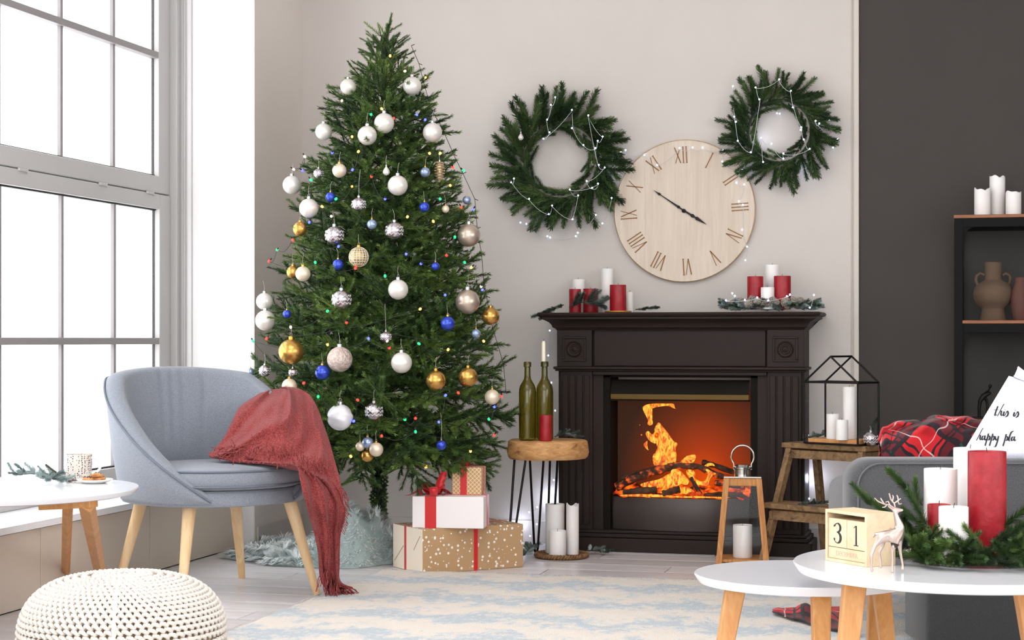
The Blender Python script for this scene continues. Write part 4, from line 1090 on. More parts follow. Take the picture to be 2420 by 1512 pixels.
# ================================================================ coloured fairy lights of the tree
tl = thing('tree_lights', 'string of coloured fairy lights on a dark cable wound round the Christmas tree', 'fairy lights', TC)
LC = {'o': emission('amber_bulb', rgb(255, 170, 70), 6), 'b': emission('blue_bulb', rgb(60, 70, 255), 6), 'g': emission('green_bulb', rgb(20, 220, 90), 5), 'r': emission('red_bulb', rgb(255, 40, 30), 5), 'w': emission('warm_bulb', rgb(255, 210, 170), 5)}
bulbm = {}
for k, m in LC.items():
    bulbm[k] = MB().ball((0, 0, 0), .0052, 10, 7, (1, 1, 1.3)).mesh('bulb', m, 70)
sockm = MB().tube([(0, 0, .004), (0, 0, .016)], .003, 6).mesh('socket', M_rubber, 50)
pts_l = [(922,132,'o'),(957,168,'w'),(1006,184,'o'),(902,257,'o'),(877,270,'g'),(930,280,'r'),(985,271,'b'),(1005,283,'b'),(832,323,'o'),(808,238,'w'),(785,361,'b'),(847,358,'o'),(833,401,'b'),(1015,362,'o'),(1040,362,'o'),(832,441,'o'),(794,470,'g'),(735,425,'g'),(878,417,'r'),(950,428,'g'),(715,403,'b'),(694,400,'w'),(720,370,'w'),(1070,395,'r'),(1095,403,'g'),(1064,438,'o'),(910,470,'b'),(1040,470,'g'),(1090,490,'r'),(1118,495,'b'),(761,488,'o'),(783,511,'w'),(731,525,'b'),(1024,523,'o'),(963,512,'o'),(692,567,'r'),(800,582,'b'),(1055,603,'r'),(995,623,'b'),(1098,620,'g'),(1114,632,'o'),(910,652,'g'),(840,634,'r'),(655,590,'g'),(636,617,'r'),(774,735,'g'),(819,762,'r'),(993,730,'o'),(1052,697,'b'),(1137,677,'w'),(1140,685,'b'),(871,800,'b'),(920,822,'r'),(990,812,'g'),(774,814,'o'),(687,773,'w'),(630,800,'r'),(598,806,'g'),(1059,826,'o'),(1143,806,'o'),(752,937,'g'),(845,945,'r'),(1053,934,'b'),(1083,928,'r'),(836,995,'b'),(957,991,'g'),(982,988,'r'),(982,1020,'g'),(1037,997,'b'),(1168,961,'b'),(1155,990,'g'),(902,1030,'r'),(1168,1028,'r'),(1112,1066,'o'),(1007,1103,'o'),(829,1078,'o'),(718,905,'r'),(1185,936,'r'),(745,620,'g'),(915,805,'w'),(960,600,'b'),(1075,560,'g')]
ITC = -TC
bp = []
for x, y, k in pts_l:
    p = on_tree(x, y, 1.04)+ITC; bp.append(p)
    o = link('bulb', bulbm[k], tl); o.location = p; o.rotation_euler = (R.uniform(-1, 1), R.uniform(-1, 1), 0)
    s_ = link('socket', sockm, o)
# cable: passes from bulb to bulb, ordered as a spiral down the tree
order = sorted(range(len(bp)), key=lambda i: (-round(bp[i].z/.11), (bp[i].x if round(bp[i].z/.11) % 2 else -bp[i].x)))
path = []
for a, b_ in zip(order, order[1:]):
    A, B = bp[a], bp[b_]
    for k in range(6):
        q = A.lerp(B, k/6); sag = .025*sin(pi*k/6)
        rad = max(.03, tree_r(q.z)*.98); h = sqrt(q.x**2+q.y**2)
        q = Vector((q.x, q.y, q.z-sag)) if h > rad*.9 else Vector((q.x*(.5+.5*rad/max(h, .05)*.9), q.y*(.5+.5*rad/max(h, .05)*.9), q.z-sag))
        path.append(q)
MB().tube(path, .0011, 4).build('cable', mat('dark_green_cable', rgb(34, 44, 40), .6), tl, smooth=60)
# loose loop on the right outline
lp = MB(); q = []
for (x, y) in [(972,108),(990,150),(1004,205),(1020,260),(1044,300),(1072,365),(1094,410),(1122,470),(1128,540),(1138,600),(1143,660),(1150,700),(1160,760),(1190,860),(1196,930)]:
    q.append(P(x, y, 7.42)+ITC)
lp.tube(q, .0013, 5)
for i, p in enumerate(q):
    lp.tube([p, p+CAMR*.014+UP*.006*(-1)**i], .0014, 4)
lp.build('cable', mat('black_cable', rgb(24, 26, 26), .6), tl, smooth=60)
# ================================================================ wall clock
YC = YB-.03
def wall(px, py, y=YC): return PY(px, py, y)
ck0 = wall(1616, 498)
tC = ck0.y/(CT+ST*(1616-CX)/FOC)
rc = 166/FOC*tC*1.01
ck = thing('wall_clock', 'round pale wooden wall clock with roman numerals and black hands above the fireplace', 'clock', (ck0.x, YB, ck0.z))
M_birch = wood('pale_birch', rgb(220, 205, 188), rgb(208, 191, 172), scale=(8, 3, .6), freq=3, rough=.6)
MX = Matrix.Rotation(pi/2, 4, 'X')
MB().lathe([(0, .002), (rc, .002), (rc+.0015, .008), (rc+.0015, .02), (rc-.002, .026), (rc-.006, .024), (0, .024)], 96, MX).build('clock_face', M_birch, ck, smooth=30)
MB().tube([((rc-.001)*cos(2*pi*k/96), -.022, (rc-.001)*sin(2*pi*k/96)) for k in range(96)], .0035, 6, closed=True).build('rim', wood('rim_wood', rgb(196, 168, 130), rgb(170, 140, 104)), ck, smooth=60)
M_num = mat('burnt_umber_paint', rgb(140, 96, 56), .7)
NUM = ['XII', 'I', 'II', 'III', 'IIII', 'V', 'VI', 'VII', 'VIII', 'IX', 'X', 'XI']
NUM[4] = 'IV'
nh = .072
for i, s in enumerate(NUM):
    a = radians(-30*i+90+3); mb = MB(); adv = {'I': .0145, 'V': .030, 'X': .034}
    wt = sum(adv[c] for c in s); x = -wt/2
    def st(x0, z0, x1, z1, w_):
        d = Vector((x1-x0, 0, z1-z0)).normalized(); n_ = Vector((-d.z, 0, d.x))*w_/2
        A, B = Vector((x0, 0, z0)), Vector((x1, 0, z1)); y0, y1 = -.0265, -.0240
        q = [A+n_, A-n_, B-n_, B+n_]
        mb.add([(v.x, y0, v.z) for v in q]+[(v.x, y1, v.z) for v in q], [(0, 1, 2, 3), (7, 6, 5, 4), (0, 4, 5, 1), (1, 5, 6, 2), (2, 6, 7, 3), (3, 7, 4, 0)])
    h = nh/2
    for c in s:
        A_w = adv[c]; cx_ = x+A_w/2
        if c == 'I': st(cx_, -h, cx_, h, .0042)
        if c == 'V': st(cx_-.012, h, cx_, -h, .0045); st(cx_+.012, h, cx_, -h, .0025)
        if c == 'X': st(cx_-.014, h, cx_+.012, -h, .0045); st(cx_+.012, h, cx_-.012, -h, .0025)
        if c == 'I': st(cx_-.004, h, cx_+.004, h, .002); st(cx_-.004, -h, cx_+.004, -h, .002)
        x += A_w
    o = mb.build('numeral', M_num, ck); rad = rc*.79
    o.location = (rad*cos(a), 0, rad*sin(a)); o.rotation_euler = (0, pi/2-a, 0)
def hand(name, dx, dz, dx2, dz2, blobs):
    mb = MB(); k_ = tC/FOC; y = -.032
    A, B = Vector((dx*k_, y, dz*k_)), Vector((dx2*k_, y, dz2*k_)); L_ = (B-A).length; d = (B-A)/L_; n_ = Vector((-d.z, 0, d.x))
    prof = [(0, .0004), (.12, .0022), (.2, .006), (.25, .0016), (.5, .0025), (.8, .004), (.86, .007), (.9, .003), (1, .003)] if blobs else [(0, .0004), (.25, .005), (.42, .008), (.48, .003), (.6, .0085), (.68, .004), (1, .004)]
    vs = []; 
    for t, w_ in prof: p = A+d*L_*t; vs += [p+n_*w_, p-n_*w_]
    m_ = len(vs); vs += [v+Vector((0, .002, 0)) for v in vs]
    fs = []
    for i in range(0, m_-2, 2): fs += [(i, i+1, i+3, i+2), (m_+i, m_+i+2, m_+i+3, m_+i+1), (i, i+2, m_+i+2, m_+i), (i+1, m_+i+1, m_+i+3, i+3)]
    mb.add(vs, fs); mb.build(name, M_black, ck)
hand('minute_hand', -72, 50, -2, 2, True); hand('hour_hand', 54, -33, -2, 2, False)
MB().lathe([(0, .024), (.009, .026), (.009, .034), (0, .037)], 16, MX).build('pivot', M_black, ck, smooth=40)

# ================================================================ wreaths and sprigs
def fir_twig(name, seed, L_, nl, nw, dens, mats, droop=.0, flat=.8):
    f = Fir(); st_ = R.getstate(); R.seed(seed)
    f.twig(Vector((0, 0, 0)), Vector((1, 0, 0)), L_, nl, nw, dens, droop=droop, flat=flat, sr=.002)
    R.setstate(st_); return f.mesh(name, mats)
WT = [fir_twig('twig', 500+i, .10, .021, .0030, 2600, [M_twig, M_ndl2], droop=.0, flat=1.0) for i in range(4)]
FT = [fir_twig('twig', 520+i, .10, .030, .0045, 1800, [M_twig, M_frost]) for i in range(3)]
DT = [fir_twig('twig', 540+i, .10, .030, .0045, 1800, [M_twig, M_dusty]) for i in range(3)]
TT = [fir_twig('twig', 560+i, .10, .022, .0020, 4200, [M_twig, M_ndl3]) for i in range(4)]
def put_twig(par, src, p, d, s, roll=None, rs=R):
    d = Vector(d).normalized(); x = d; y = UP.cross(x); y = y.normalized() if y.length > .01 else Vector((0, 1, 0)); z = x.cross(y)
    M = Matrix((x, y, z)).transposed().to_4x4(); M = M @ Matrix.Rotation(roll if roll is not None else rs.random()*6.28, 4, 'X')
    o = link('twig', rs.choice(src), par); o.matrix_local = Matrix.Translation(p) @ M @ Matrix.Scale(s, 4); return o
def wreath(px, py, ro, ri, label, n_, seed):
    rs = random.Random(seed); c_ = wall(px, py, YB-.055); t = c_.y/(CT+ST*(px-CX)/FOC); k_ = t/FOC
    o = thing('wreath', label, 'wreath', (c_.x, YB, c_.z), 0, 'fir wreaths on the back wall')
    rm = (ri+ (ro-ri)*.33)*k_
    MB().tube([(rm*cos(2*pi*k/40), -.014, rm*sin(2*pi*k/40)) for k in range(40)], .006, 7, closed=True).build('wreath_ring', M_ndl2, o, smooth=60)
    for k in range(n_):
        a = 2*pi*(k+rs.uniform(-.3, .3))/n_; lay = (0, 1, 2, 3, 1, 3)[k % 6]
        sk = rs.uniform(.45, 1.25)                               # twigs lean clockwise
        er = Vector((cos(a), 0, sin(a))); et = Vector((sin(a), 0, -cos(a)))
        if lay == 0: d = er*1.0+et*rs.uniform(-.35, .95)+Vector((0, -.15-.25*rs.random(), 0)); s = rs.uniform(.65, 1.05)*(ro-ri)*k_/.115
        elif lay == 1: d = er*rs.uniform(.2, 1.0)+et*1.0+Vector((0, -.5*rs.random(), 0)); s = rs.uniform(.6, .9)*(ro-ri)*k_/.115
        else: d = -er*rs.uniform(.3, 1.0)+et*1.0+Vector((0, -.5*rs.random(), 0)); s = rs.uniform(.50, .75)*(ro-ri)*k_/.115
        rq = rm+(.012 if lay == 0 else (.022 if lay == 3 else (-.012 if lay == 2 else 0)))
        if lay == 3: d = er*rs.uniform(.6, 1.4)+et*rs.uniform(.1, 1.0)+Vector((0, -.25*rs.random(), 0)); s = rs.uniform(.6, .85)*(ro-ri)*k_/.115
        p = er*rq+Vector((0, -.035-.03*rs.random(), 0))
        put_twig(o, WT, p, d, s, rs=rs)
    return o, c_, k_
w1, w1c, k1 = wreath(1322, 378, 158, 56, 'larger fir wreath with a clear light string, left of the clock', 150, 3)
w2, w2c, k2 = wreath(1840, 308, 132, 46, 'smaller fir wreath with a clear light string, right of the clock', 132, 5)
bauble(1231, 324, 7, 'tear', 'tiny white drop ornament hanging in the upper left of the larger wreath', cat='ornament', pos=wall(1231, 324, YB-.13), group='ornaments on the wreaths', string=.015)

# ---- clear LED strings
M_led = emission('cool_white_led', rgb(214, 224, 255), 9)
ledm = MB().ball((0, 0, 0), .0036, 8, 6).mesh('bulb', M_led, 70)
M_clear = mat('clear_cable', rgb(196, 200, 200), .25, spec=.8)
def led_string(label, pts, grp='clear white light strings', sag=6, y=None):
    base = pts[0]
    P3 = [wall(p[0], p[1], p[2] if len(p) > 2 else YB-.012) for p in pts]
    o = thing('led_string', label, 'string lights', P3[0], 0, grp); inv_ = -P3[0]
    path = []
    for i in range(len(P3)-1):
        a, b_ = P3[i], P3[i+1]
        for k in range(5): t = k/5; path.append(a.lerp(b_, t)+Vector((0, 0, -sag/540*sin(pi*t)))+inv_)
    path.append(P3[-1]+inv_)
    MB().tube(path, .0010, 5).build('cable', M_clear, o, smooth=60)
    for p in P3:
        q = link('bulb', ledm, o); q.location = p+inv_+Vector((R.uniform(-.004, .004), -.004, .004))
    return o
f_ = YB-.12
led_string('white LED string looping over the larger left wreath', [(1313,232,f_),(1304,250,f_),(1292,285,f_),(1298,315,f_),(1283,330,f_),(1352,262,f_),(1354,305,f_),(1380,345,f_),(1408,352,f_),(1412,335,f_),(1424,325,f_),(1390,275,f_),(1414,392,f_),(1428,398,f_),(1386,430,f_),(1400,446,f_),(1415,436,f_),(1347,450,f_),(1366,464,f_),(1352,520,f_),(1305,488,f_),(1297,508,f_),(1250,472,f_),(1210,433,f_),(1215,424,f_)])
led_string('white LED string sagging below the left wreath with paired bulbs', [(1232,528,YB-.03),(1243,531,YB-.03),(1293,560,YB-.03),(1300,563,YB-.03),(1363,560,YB-.06),(1366,552,YB-.06),(1407,510,f_),(1425,530,YB-.05),(1446,470,f_)])
led_string('white LED string running across the top of the clock to the right wreath', [(1478,357,YB-.05),(1469,360,YB-.05),(1525,368,YB-.04),(1553,392,YB-.04),(1607,352,YB-.04),(1637,351,YB-.04),(1660,351,YB-.04),(1708,357,YB-.04),(1708,384,YB-.04),(1752,404,YB-.04),(1745,412,YB-.04),(1741,434,YB-.04),(1760,438,YB-.04),(1745,478,YB-.04),(1757,486,YB-.04),(1755,545,YB-.04),(1767,585,YB-.02),(1761,617,YB-.02)])
led_string('white LED string looping over the smaller right wreath', [(1731,206,YB-.03),(1736,278,f_),(1738,290,f_),(1745,335,f_),(1776,362,f_),(1796,237,f_),(1787,209,f_),(1840,190,f_),(1868,217,f_),(1876,256,f_),(1895,303,f_),(1894,309,f_),(1901,332,f_),(1912,354,f_),(1850,365,f_),(1853,377,f_),(1822,342,f_),(1799,328,f_),(1803,385,f_)])
led_string('white LED string hanging at the right edge of the smaller wreath', [(1958,286,YB-.03),(1936,294,f_),(1926,288,f_),(1979,331,YB-.02),(1971,351,YB-.02),(1878,423,YB-.03),(1883,429,YB-.03),(1844,271,YB-.03),(1838,270,YB-.03)])
led_string('white LED string hanging down the wall between the bottles and the fireplace', [(1300,783,YB-.04),(1296,842,YB-.04),(1303,906,YB-.04),(1313,972,YB-.04),(1300,1040,YB-.05),(1308,1136,YB-.05),(1291,1161,YB-.05),(1270,1200,YB-.06),(1250,1212,YB-.06),(1270,1240,YB-.07),(1254,1268,YB-.08),(1262,1292,YB-.1),(1272,1286,YB-.1),(1280,1300,YB-.12)], sag=2)
for (x, y, e) in ((1300, 1180, .5), (1225, 1235, .25), (1915, 1130, .55), (1440, 405, .12), (1905, 400, .12), (1765, 400, .1), (1800, 325, .1)):
    l_ = bpy.data.lights.new('led_glow', 'POINT'); l_.energy = e; l_.color = (.72, .78, 1); l_.shadow_soft_size = .02
    lo = bpy.data.objects.new('led_glow', l_); lo.location = wall(x, y, YB-.05); col.objects.link(lo)
led_string('white LED string hidden behind the step stool beside the fireplace', [(1908,1030,YB-.03),(1912,1080,YB-.03),(1916,1130,YB-.03),(1912,1180,YB-.03),(1916,1230,YB-.03)], sag=1)

# ================================================================ candles
def candle(name_loc, r_, h, m, label, grp, worn=0, name='pillar_candle', wick=True, cat='candle'):
    o = thing(name, label, cat, name_loc, R.uniform(0, 6), grp); rs = random.Random(int(name_loc[0]*1000+h*999))
    ph = rs.uniform(0, 6)
    def wob(an, r, z, i):
        if worn and z > h*.9: z = z+worn*(.6*sin(an*2+ph)+.4*sin(an*5+ph*2))*(1 if r > r_*.5 else .2)
        return r, z
    rim = [(r_*.97, 0), (r_, .003), (r_, h-.003), (r_*.985, h), (r_*.9, h-.0005), (r_*.84, h-(.004 if not worn else .012)), (r_*.4, h-(.006 if not worn else .018)), (0, h-(.006 if not worn else .018))]
    w_ = MB().lathe([(0, 0)]+rim, 36, f=wob).build('wax', m, o, smooth=35)
    if wick: MB().tube([(0, 0, h-.018), (.001, 0, h+.002), (.003, 0, h+.008)], .0009, 5).build('wick', M_wick, o)
    return o
def cand_px(x0, x1, ytop, zb, t, m, label, grp, worn=0, **k):
    c_ = P((x0+x1)/2, HY, t); r_ = (x1-x0)/2/FOC*t; zt_ = EYE+(HY-ytop)/FOC*t
    return candle((c_.x, c_.y, zb), r_, zt_-zb, m, label, grp, worn, **k)
ZM = 1.05
g = 'candles at the left end of the mantel'
def TY(px, Y): return Y/(CT+ST*(px-CX)/FOC)
cand_px(1345, 1373, 683, ZM, TY(1359, 7.76), M_redwax, 'leftmost red pillar candle on the mantel, half behind dusty fir twigs', g)
cand_px(1352, 1382, 660, ZM, TY(1365, 7.88), M_whitewax, 'white candle behind the leftmost red one on the mantel', g)
cand_px(1378, 1414, 682, ZM, TY(1396, 7.79), M_redwax, 'bright red candle behind twigs, second of the left mantel candles', g)
cand_px(1420, 1449, 635, ZM, TY(1434, 7.86), M_whitewax, 'tallest white candle on the left part of the mantel', g)
cand_px(1441, 1480, 673, ZM+.008, TY(1460, 7.72), M_redwax, 'red pillar candle standing on the gold tray on the mantel', g)
cand_px(1478, 1497, 690, ZM, TY(1487, 7.82), M_whitewax, 'small white candle right behind the red candle on the gold tray', g)
tr0 = P(1461, HY, TY(1461, 7.725)); 
tr_ = thing('candle_tray', 'small round golden wood tray under the red candle on the mantel', 'tray', (tr0.x, tr0.y, ZM))
MB().lathe([(0, 0), (.056, 0), (.060, .004), (.060, .008), (.056, .008), (.054, .006), (0, .006)], 36).build('tray', mat('golden_wood', rgb(196, 132, 60), .4, .2), tr_, smooth=40)
tr_.location.z = ZM; 
g = 'candles at the right end of the mantel'
cand_px(1766, 1804, 653, ZM+.012, TY(1785, 7.74), M_redwax, 'left red candle in the frosted garland on the mantel', g)
cand_px(1829, 1869, 652, ZM+.012, TY(1849, 7.73), M_redwax, 'right red candle in the frosted garland on the mantel', g)
cand_px(1798, 1830, 679, ZM+.012, TY(1814, 7.70), M_whitewax, 'short white candle between two red ones on the mantel', g)
cand_px(1808, 1842, 626, ZM+.012, TY(1825, 7.84), M_whitewax, 'tall white candle behind the two red ones at the right of the mantel', g)
# garland with frosted cones
M_cone = mat('frosted_cone', rgb(178, 168, 156), .8, c2=rgb(104, 88, 72), vs=120)
def cone_mesh():
    mb = MB()
    for i in range(7):
        zz = .004*i; rr_ = [.010, .0135, .0145, .013, .010, .0065, .003][i]
        for k in range(7):
            a = 2*pi*(k+.5*(i % 2))/7; mb.ball((cos(a)*rr_, sin(a)*rr_, zz), .0055, 6, 4, (1, 1, .55))
    return mb.mesh('pine_cone', M_cone, 60)
conem = cone_mesh()
gc = P(1818, HY, TY(1818, 7.74))
ga = thing('frosted_garland', 'frosted fir wreath with cones lying round the candles at the right of the mantel', 'garland', (gc.x, gc.y, ZM))
rs = random.Random(9)
for k in range(96):
    a = 2*pi*k/96; p = Vector((cos(a)*.165, sin(a)*.060, .014+.018*rs.random())); d = Vector((cos(a)*1.2+rs.uniform(-.8, .8), sin(a)*.4+rs.uniform(-.4, .2), rs.uniform(-.05, .42)))
    if p.y+d.normalized().y*.05 < -.10: d.y = abs(d.y)
    put_twig(ga, FT if rs.random() < .45 else (DT if rs.random() < .5 else WT), p, d, rs.uniform(.42, .66), rs=rs)
for k in range(30):
    a = pi+pi*k/24+rs.uniform(-.1, .1) if k < 24 else rs.random()*6.3
    o = link('pine_cone', conem, ga); o.location = (cos(a)*.15, sin(a)*.075, .026+.024*rs.random()); o.rotation_euler = (rs.uniform(-1.8, 1.8), rs.uniform(-1.8, 1.8), 0); o.scale = (1.0,)*3
led_string('white LED string woven through the frosted garland on the mantel', [(1730,695,7.68),(1738,701,7.66),(1716,712,7.66),(1759,711,7.64),(1788,705,7.64),(1814,712,7.63),(1858,702,7.64),(1866,698,7.66),(1924,699,7.7),(1915,729,7.64)], sag=1)
def sprig(label, p0, pts, src, s, cat='fir sprig', name='fir_sprig', grp=None, stem=.0025, seed=1, lift=.35, fix_z=0):
    """a main stem through pts with twigs either side"""
    rs = random.Random(seed); o = thing(name, label, cat, p0, 0, grp); q = [Vector(a)-Vector(p0) for a in pts]
    MB().tube(q, [stem]*(len(q)-1)+[stem*.5], 6).build('stem', M_twig, o, smooth=60)
    for i in range(len(q)-1):
        seg = q[i+1]-q[i]; n_ = max(1, int(seg.length/.014))
        for k in range(n_):
            c_ = q[i].lerp(q[i+1], (k+.5)/n_); sd = seg.normalized().cross(UP)*(1 if k % 2 else -1)
            d = seg.normalized()*.8+sd*rs.uniform(.4, .9)+UP*rs.uniform(-.1, lift)
            put_twig(o, src, c_, d, s*rs.uniform(.7, 1.1), rs=rs)
    put_twig(o, src, q[-2], q[-1]-q[-2], s, rs=rs)
    return o
def W(px, py, Y): return PY(px, py, Y)
sprig('dusty dark fir sprig hanging over the left end of the mantel', W(1330, 722, 7.72), [W(1332, 720, 7.73), W(1300, 734, 7.70), W(1280, 744, 7.66)], DT, .60, seed=2, lift=.15)
sprig('dusty fir sprig with upright tips in front of the left red candles', W(1345, 732, 7.70), [W(1345, 726, 7.70), W(1375, 714, 7.69), W(1400, 712, 7.69), W(1420, 722, 7.69)], DT, .66, seed=3, lift=1.2)
sprig('small dark fir sprig lying on the mantel left of its middle', W(1500, 732, 7.72), [W(1502, 731, 7.72), W(1530, 729, 7.72), W(1552, 727, 7.72)], DT, .42, seed=4, lift=.3)

# lantern candles (house lantern)
g = 'candles in the black house lantern'
def hlp(x, y, z=.024): return MHL @ Vector((x, y, z))
def in_l(x0, x1, ytop, t, label, worn=0):
    c_ = P((x0+x1)/2, HY, t); r_ = (x1-x0)/2/FOC*t; zt_ = EYE+(HY-ytop)/FOC*t
    return candle((c_.x, c_.y, .524), r_, zt_-.524, M_whitewax, label, g, worn)
in_l(1953, 1983, 978, 7.30, 'left medium white candle in the black house lantern')
in_l(1975, 2004, 992, 7.22, 'shortest white candle in the black house lantern, in front')
in_l(1992, 2022, 914, 7.30, 'tallest white candle in the black house lantern')
cw = wl0
candle((cw.x, cw.y, .024), .040, .135, M_whitewax, 'white pillar candle standing inside the wooden lantern', 'candle in the wooden lantern')
# floor candles
g = 'candles on the woven mat on the floor'
ZW = .014
cand_px(1289, 1334, 1190, ZW, 7.66, M_whitewax, 'tall square-cut white candle at the back of the woven mat', g)
cand_px(1297, 1338, 1253, ZW, 7.54, M_whitewax, 'short white candle at the front of the woven mat', g)
cand_px(1338, 1368, 1192, ZW, 7.60, M_whitewax, 'slim tall white candle with a burnt-down rim on the woven mat', g, .009)
mt0 = P(1327, HY, 7.60); mt0.z = 0
mt_ = thing('woven_mat', 'round brown woven rattan mat on the floor under three white candles', 'mat', mt0)
M_rat = mat('rattan', rgb(150, 112, 74), .85, c2=rgb(96, 64, 38), vs=60)
MB().lathe([(0, 0), (.10, 0), (.10, .012), (0, .012)], 32).build('mat_base', M_rat, mt_)
mb = MB()
for j in range(2):
    pts = []
    for k in range(160):
        a = 2*pi*k/160; ph = a*26+pi*j; pts.append(((.108+.006*cos(ph))*cos(a), (.108+.006*cos(ph))*sin(a), .0125+.006*sin(ph)))
    mb.tube(pts, .0055, 6, closed=True)
mb.build('braided_rim', M_rat, mt_, smooth=60)
sprig('frosted grey fir sprig on the floor right of the woven mat', FLr(1385, 1318), [FLr(1390, 1312)+UP*.02, FLr(1410, 1310)+UP*.02, FLr(1438, 1312)+UP*.015], FT[:1]+DT, .5, seed=6, lift=.5)
sprig('grey fir sprig between the dotted gift box and the woven mat', FLr(1243, 1320), [FLr(1240, 1322)+UP*.02, FLr(1252, 1312)+UP*.03, FLr(1262, 1306)+UP*.03], DT+FT[:1], .42, seed=7, lift=.8)

# ================================================================ bottles on the log stool
mg = bpy.data.materials.new('olive_glass'); mg.use_nodes = True; N, L = nt(mg); b = N['Principled BSDF']
b.inputs['Base Color'].default_value = rgb(176, 164, 70); b.inputs['Roughness'].default_value = .04; b.inputs['Transmission Weight'].default_value = .92; b.inputs['IOR'].default_value = 1.45
def bottle(px, t, label, neckdark=False):
    c_ = P(px, HY, t); H_ = 186/FOC*t; r_ = 20.5/FOC*t
    o = thing('wine_bottle', label, 'bottle', (c_.x, c_.y, ZS), 0, 'olive glass bottles on the log stool')
    pr = [(0, .006), (r_*.5, .008), (r_*.86, 0), (r_*.97, .004), (r_, .012), (r_, H_*.60), (r_*.97, H_*.655), (r_*.85, H_*.70), (r_*.60, H_*.745), (r_*.42, H_*.78), (r_*.36, H_*.82), (r_*.34, H_*.93), (r_*.44, H_*.935), (r_*.45, H_*.985), (r_*.38, H_), (r_*.30, H_)]
    th_ = .0035
    inn = [(max(.002, a-th_), z) for a, z in pr[4:]][::-1]
    MB().lathe(pr+inn+[(0, .012)], 40).build('glass', mg, o, smooth=40, fix=True)
    return o, H_
b1, H1 = bottle(1246.5, 7.45, 'left green wine bottle with an open neck on the log stool')
b2, H2 = bottle(1287, 7.47, 'right green wine bottle holding a cream taper candle on the log stool')
tp = P(1284.5, HY, 7.47)
o = thing('taper_candle', 'thin cream taper candle stuck in the neck of the right bottle', 'candle', (tp.x, tp.y, ZS+H2-.03))
MB().lathe([(0, 0), (.0075, 0), (.009, .03), (.0085, .105), (.006, .115), (0, .117)], 20).build('wax', mat('cream_wax', rgb(236, 228, 204), .5), o, smooth=40)
MB().tube([(0, 0, .116), (.001, 0, .124)], .0009, 5).build('wick', M_wick, o)
cand_px(1275, 1304, 981, ZS, 7.40, M_redwax, 'small red pillar candle in front of the right wine bottle on the log stool', 'candle on the log stool', name='pillar_candle')
sprig('dark dusty fir sprig lying on the right side of the log stool', P(1310, 1028, 7.45), [P(1310, 1032, 7.45), P(1335, 1024, 7.45), P(1366, 1030, 7.47)], DT, .42, seed=8, lift=.6)

# ================================================================ gifts
def kraft(name, c, dots=False, lattice=False):
    m = mat(name, c, .75, bump=.1, bs=20); N, L = nt(m); b = N['Principled BSDF']; tc = N.new('ShaderNodeTexCoord')
    if dots:
        vo = N.new('ShaderNodeTexVoronoi'); vo.inputs['Scale'].default_value = 58; vo.inputs['Randomness'].default_value = .85; L.new(tc.outputs['Object'], vo.inputs[0])
        vo2 = vo
        r = N.new('ShaderNodeValToRGB'); r.color_ramp.interpolation = 'CONSTANT'; L.new(vo.outputs['Distance'], r.inputs[0]); r.color_ramp.elements[0].color = rgb(240, 234, 224); r.color_ramp.elements[1].position = .30; r.color_ramp.elements[1].color = c
        L.new(r.outputs[0], b.inputs['Base Color'])
    if lattice:
        sx_ = N.new('ShaderNodeSeparateXYZ'); L.new(tc.outputs['Object'], sx_.inputs[0]); outs = []
        sm_ = N.new('ShaderNodeMath'); sm_.operation = 'ADD'; L.new(sx_.outputs[0], sm_.inputs[0]); L.new(sx_.outputs[1], sm_.inputs[1])
        for op in ('ADD', 'SUBTRACT'):
            a = N.new('ShaderNodeMath'); a.operation = op; L.new(sm_.outputs[0], a.inputs[0]); L.new(sx_.outputs[2], a.inputs[1])
            p_ = N.new('ShaderNodeMath'); p_.operation = 'PINGPONG'; p_.inputs[1].default_value = .0085; L.new(a.outputs[0], p_.inputs[0])
            c_ = N.new('ShaderNodeMath'); c_.operation = 'LESS_THAN'; c_.inputs[1].default_value = .0011; L.new(p_.outputs[0], c_.inputs[0]); outs.append(c_)
        mx_ = N.new('ShaderNodeMath'); mx_.operation = 'MAXIMUM'; L.new(outs[0].outputs[0], mx_.inputs[0]); L.new(outs[1].outputs[0], mx_.inputs[1])
        mc = N.new('ShaderNodeMix'); mc.data_type = 'RGBA'; L.new(mx_.outputs[0], mc.inputs[0]); mc.inputs[6].default_value = c; mc.inputs[7].default_value = rgb(238, 226, 204); L.new(mc.outputs[2], b.inputs['Base Color'])
    return m
M_rib = mat('red_satin_ribbon', rgb(205, 22, 26), .38, sheen=.3)
M_kd = kraft('dotted_kraft', rgb(182, 146, 106), dots=True); M_kp = kraft('lightened_cream_kraft', rgb(248, 234, 214)); M_wp = kraft('white_wrap', rgb(240, 234, 232)); M_kl = kraft('lattice_kraft', rgb(196, 152, 100), lattice=True)
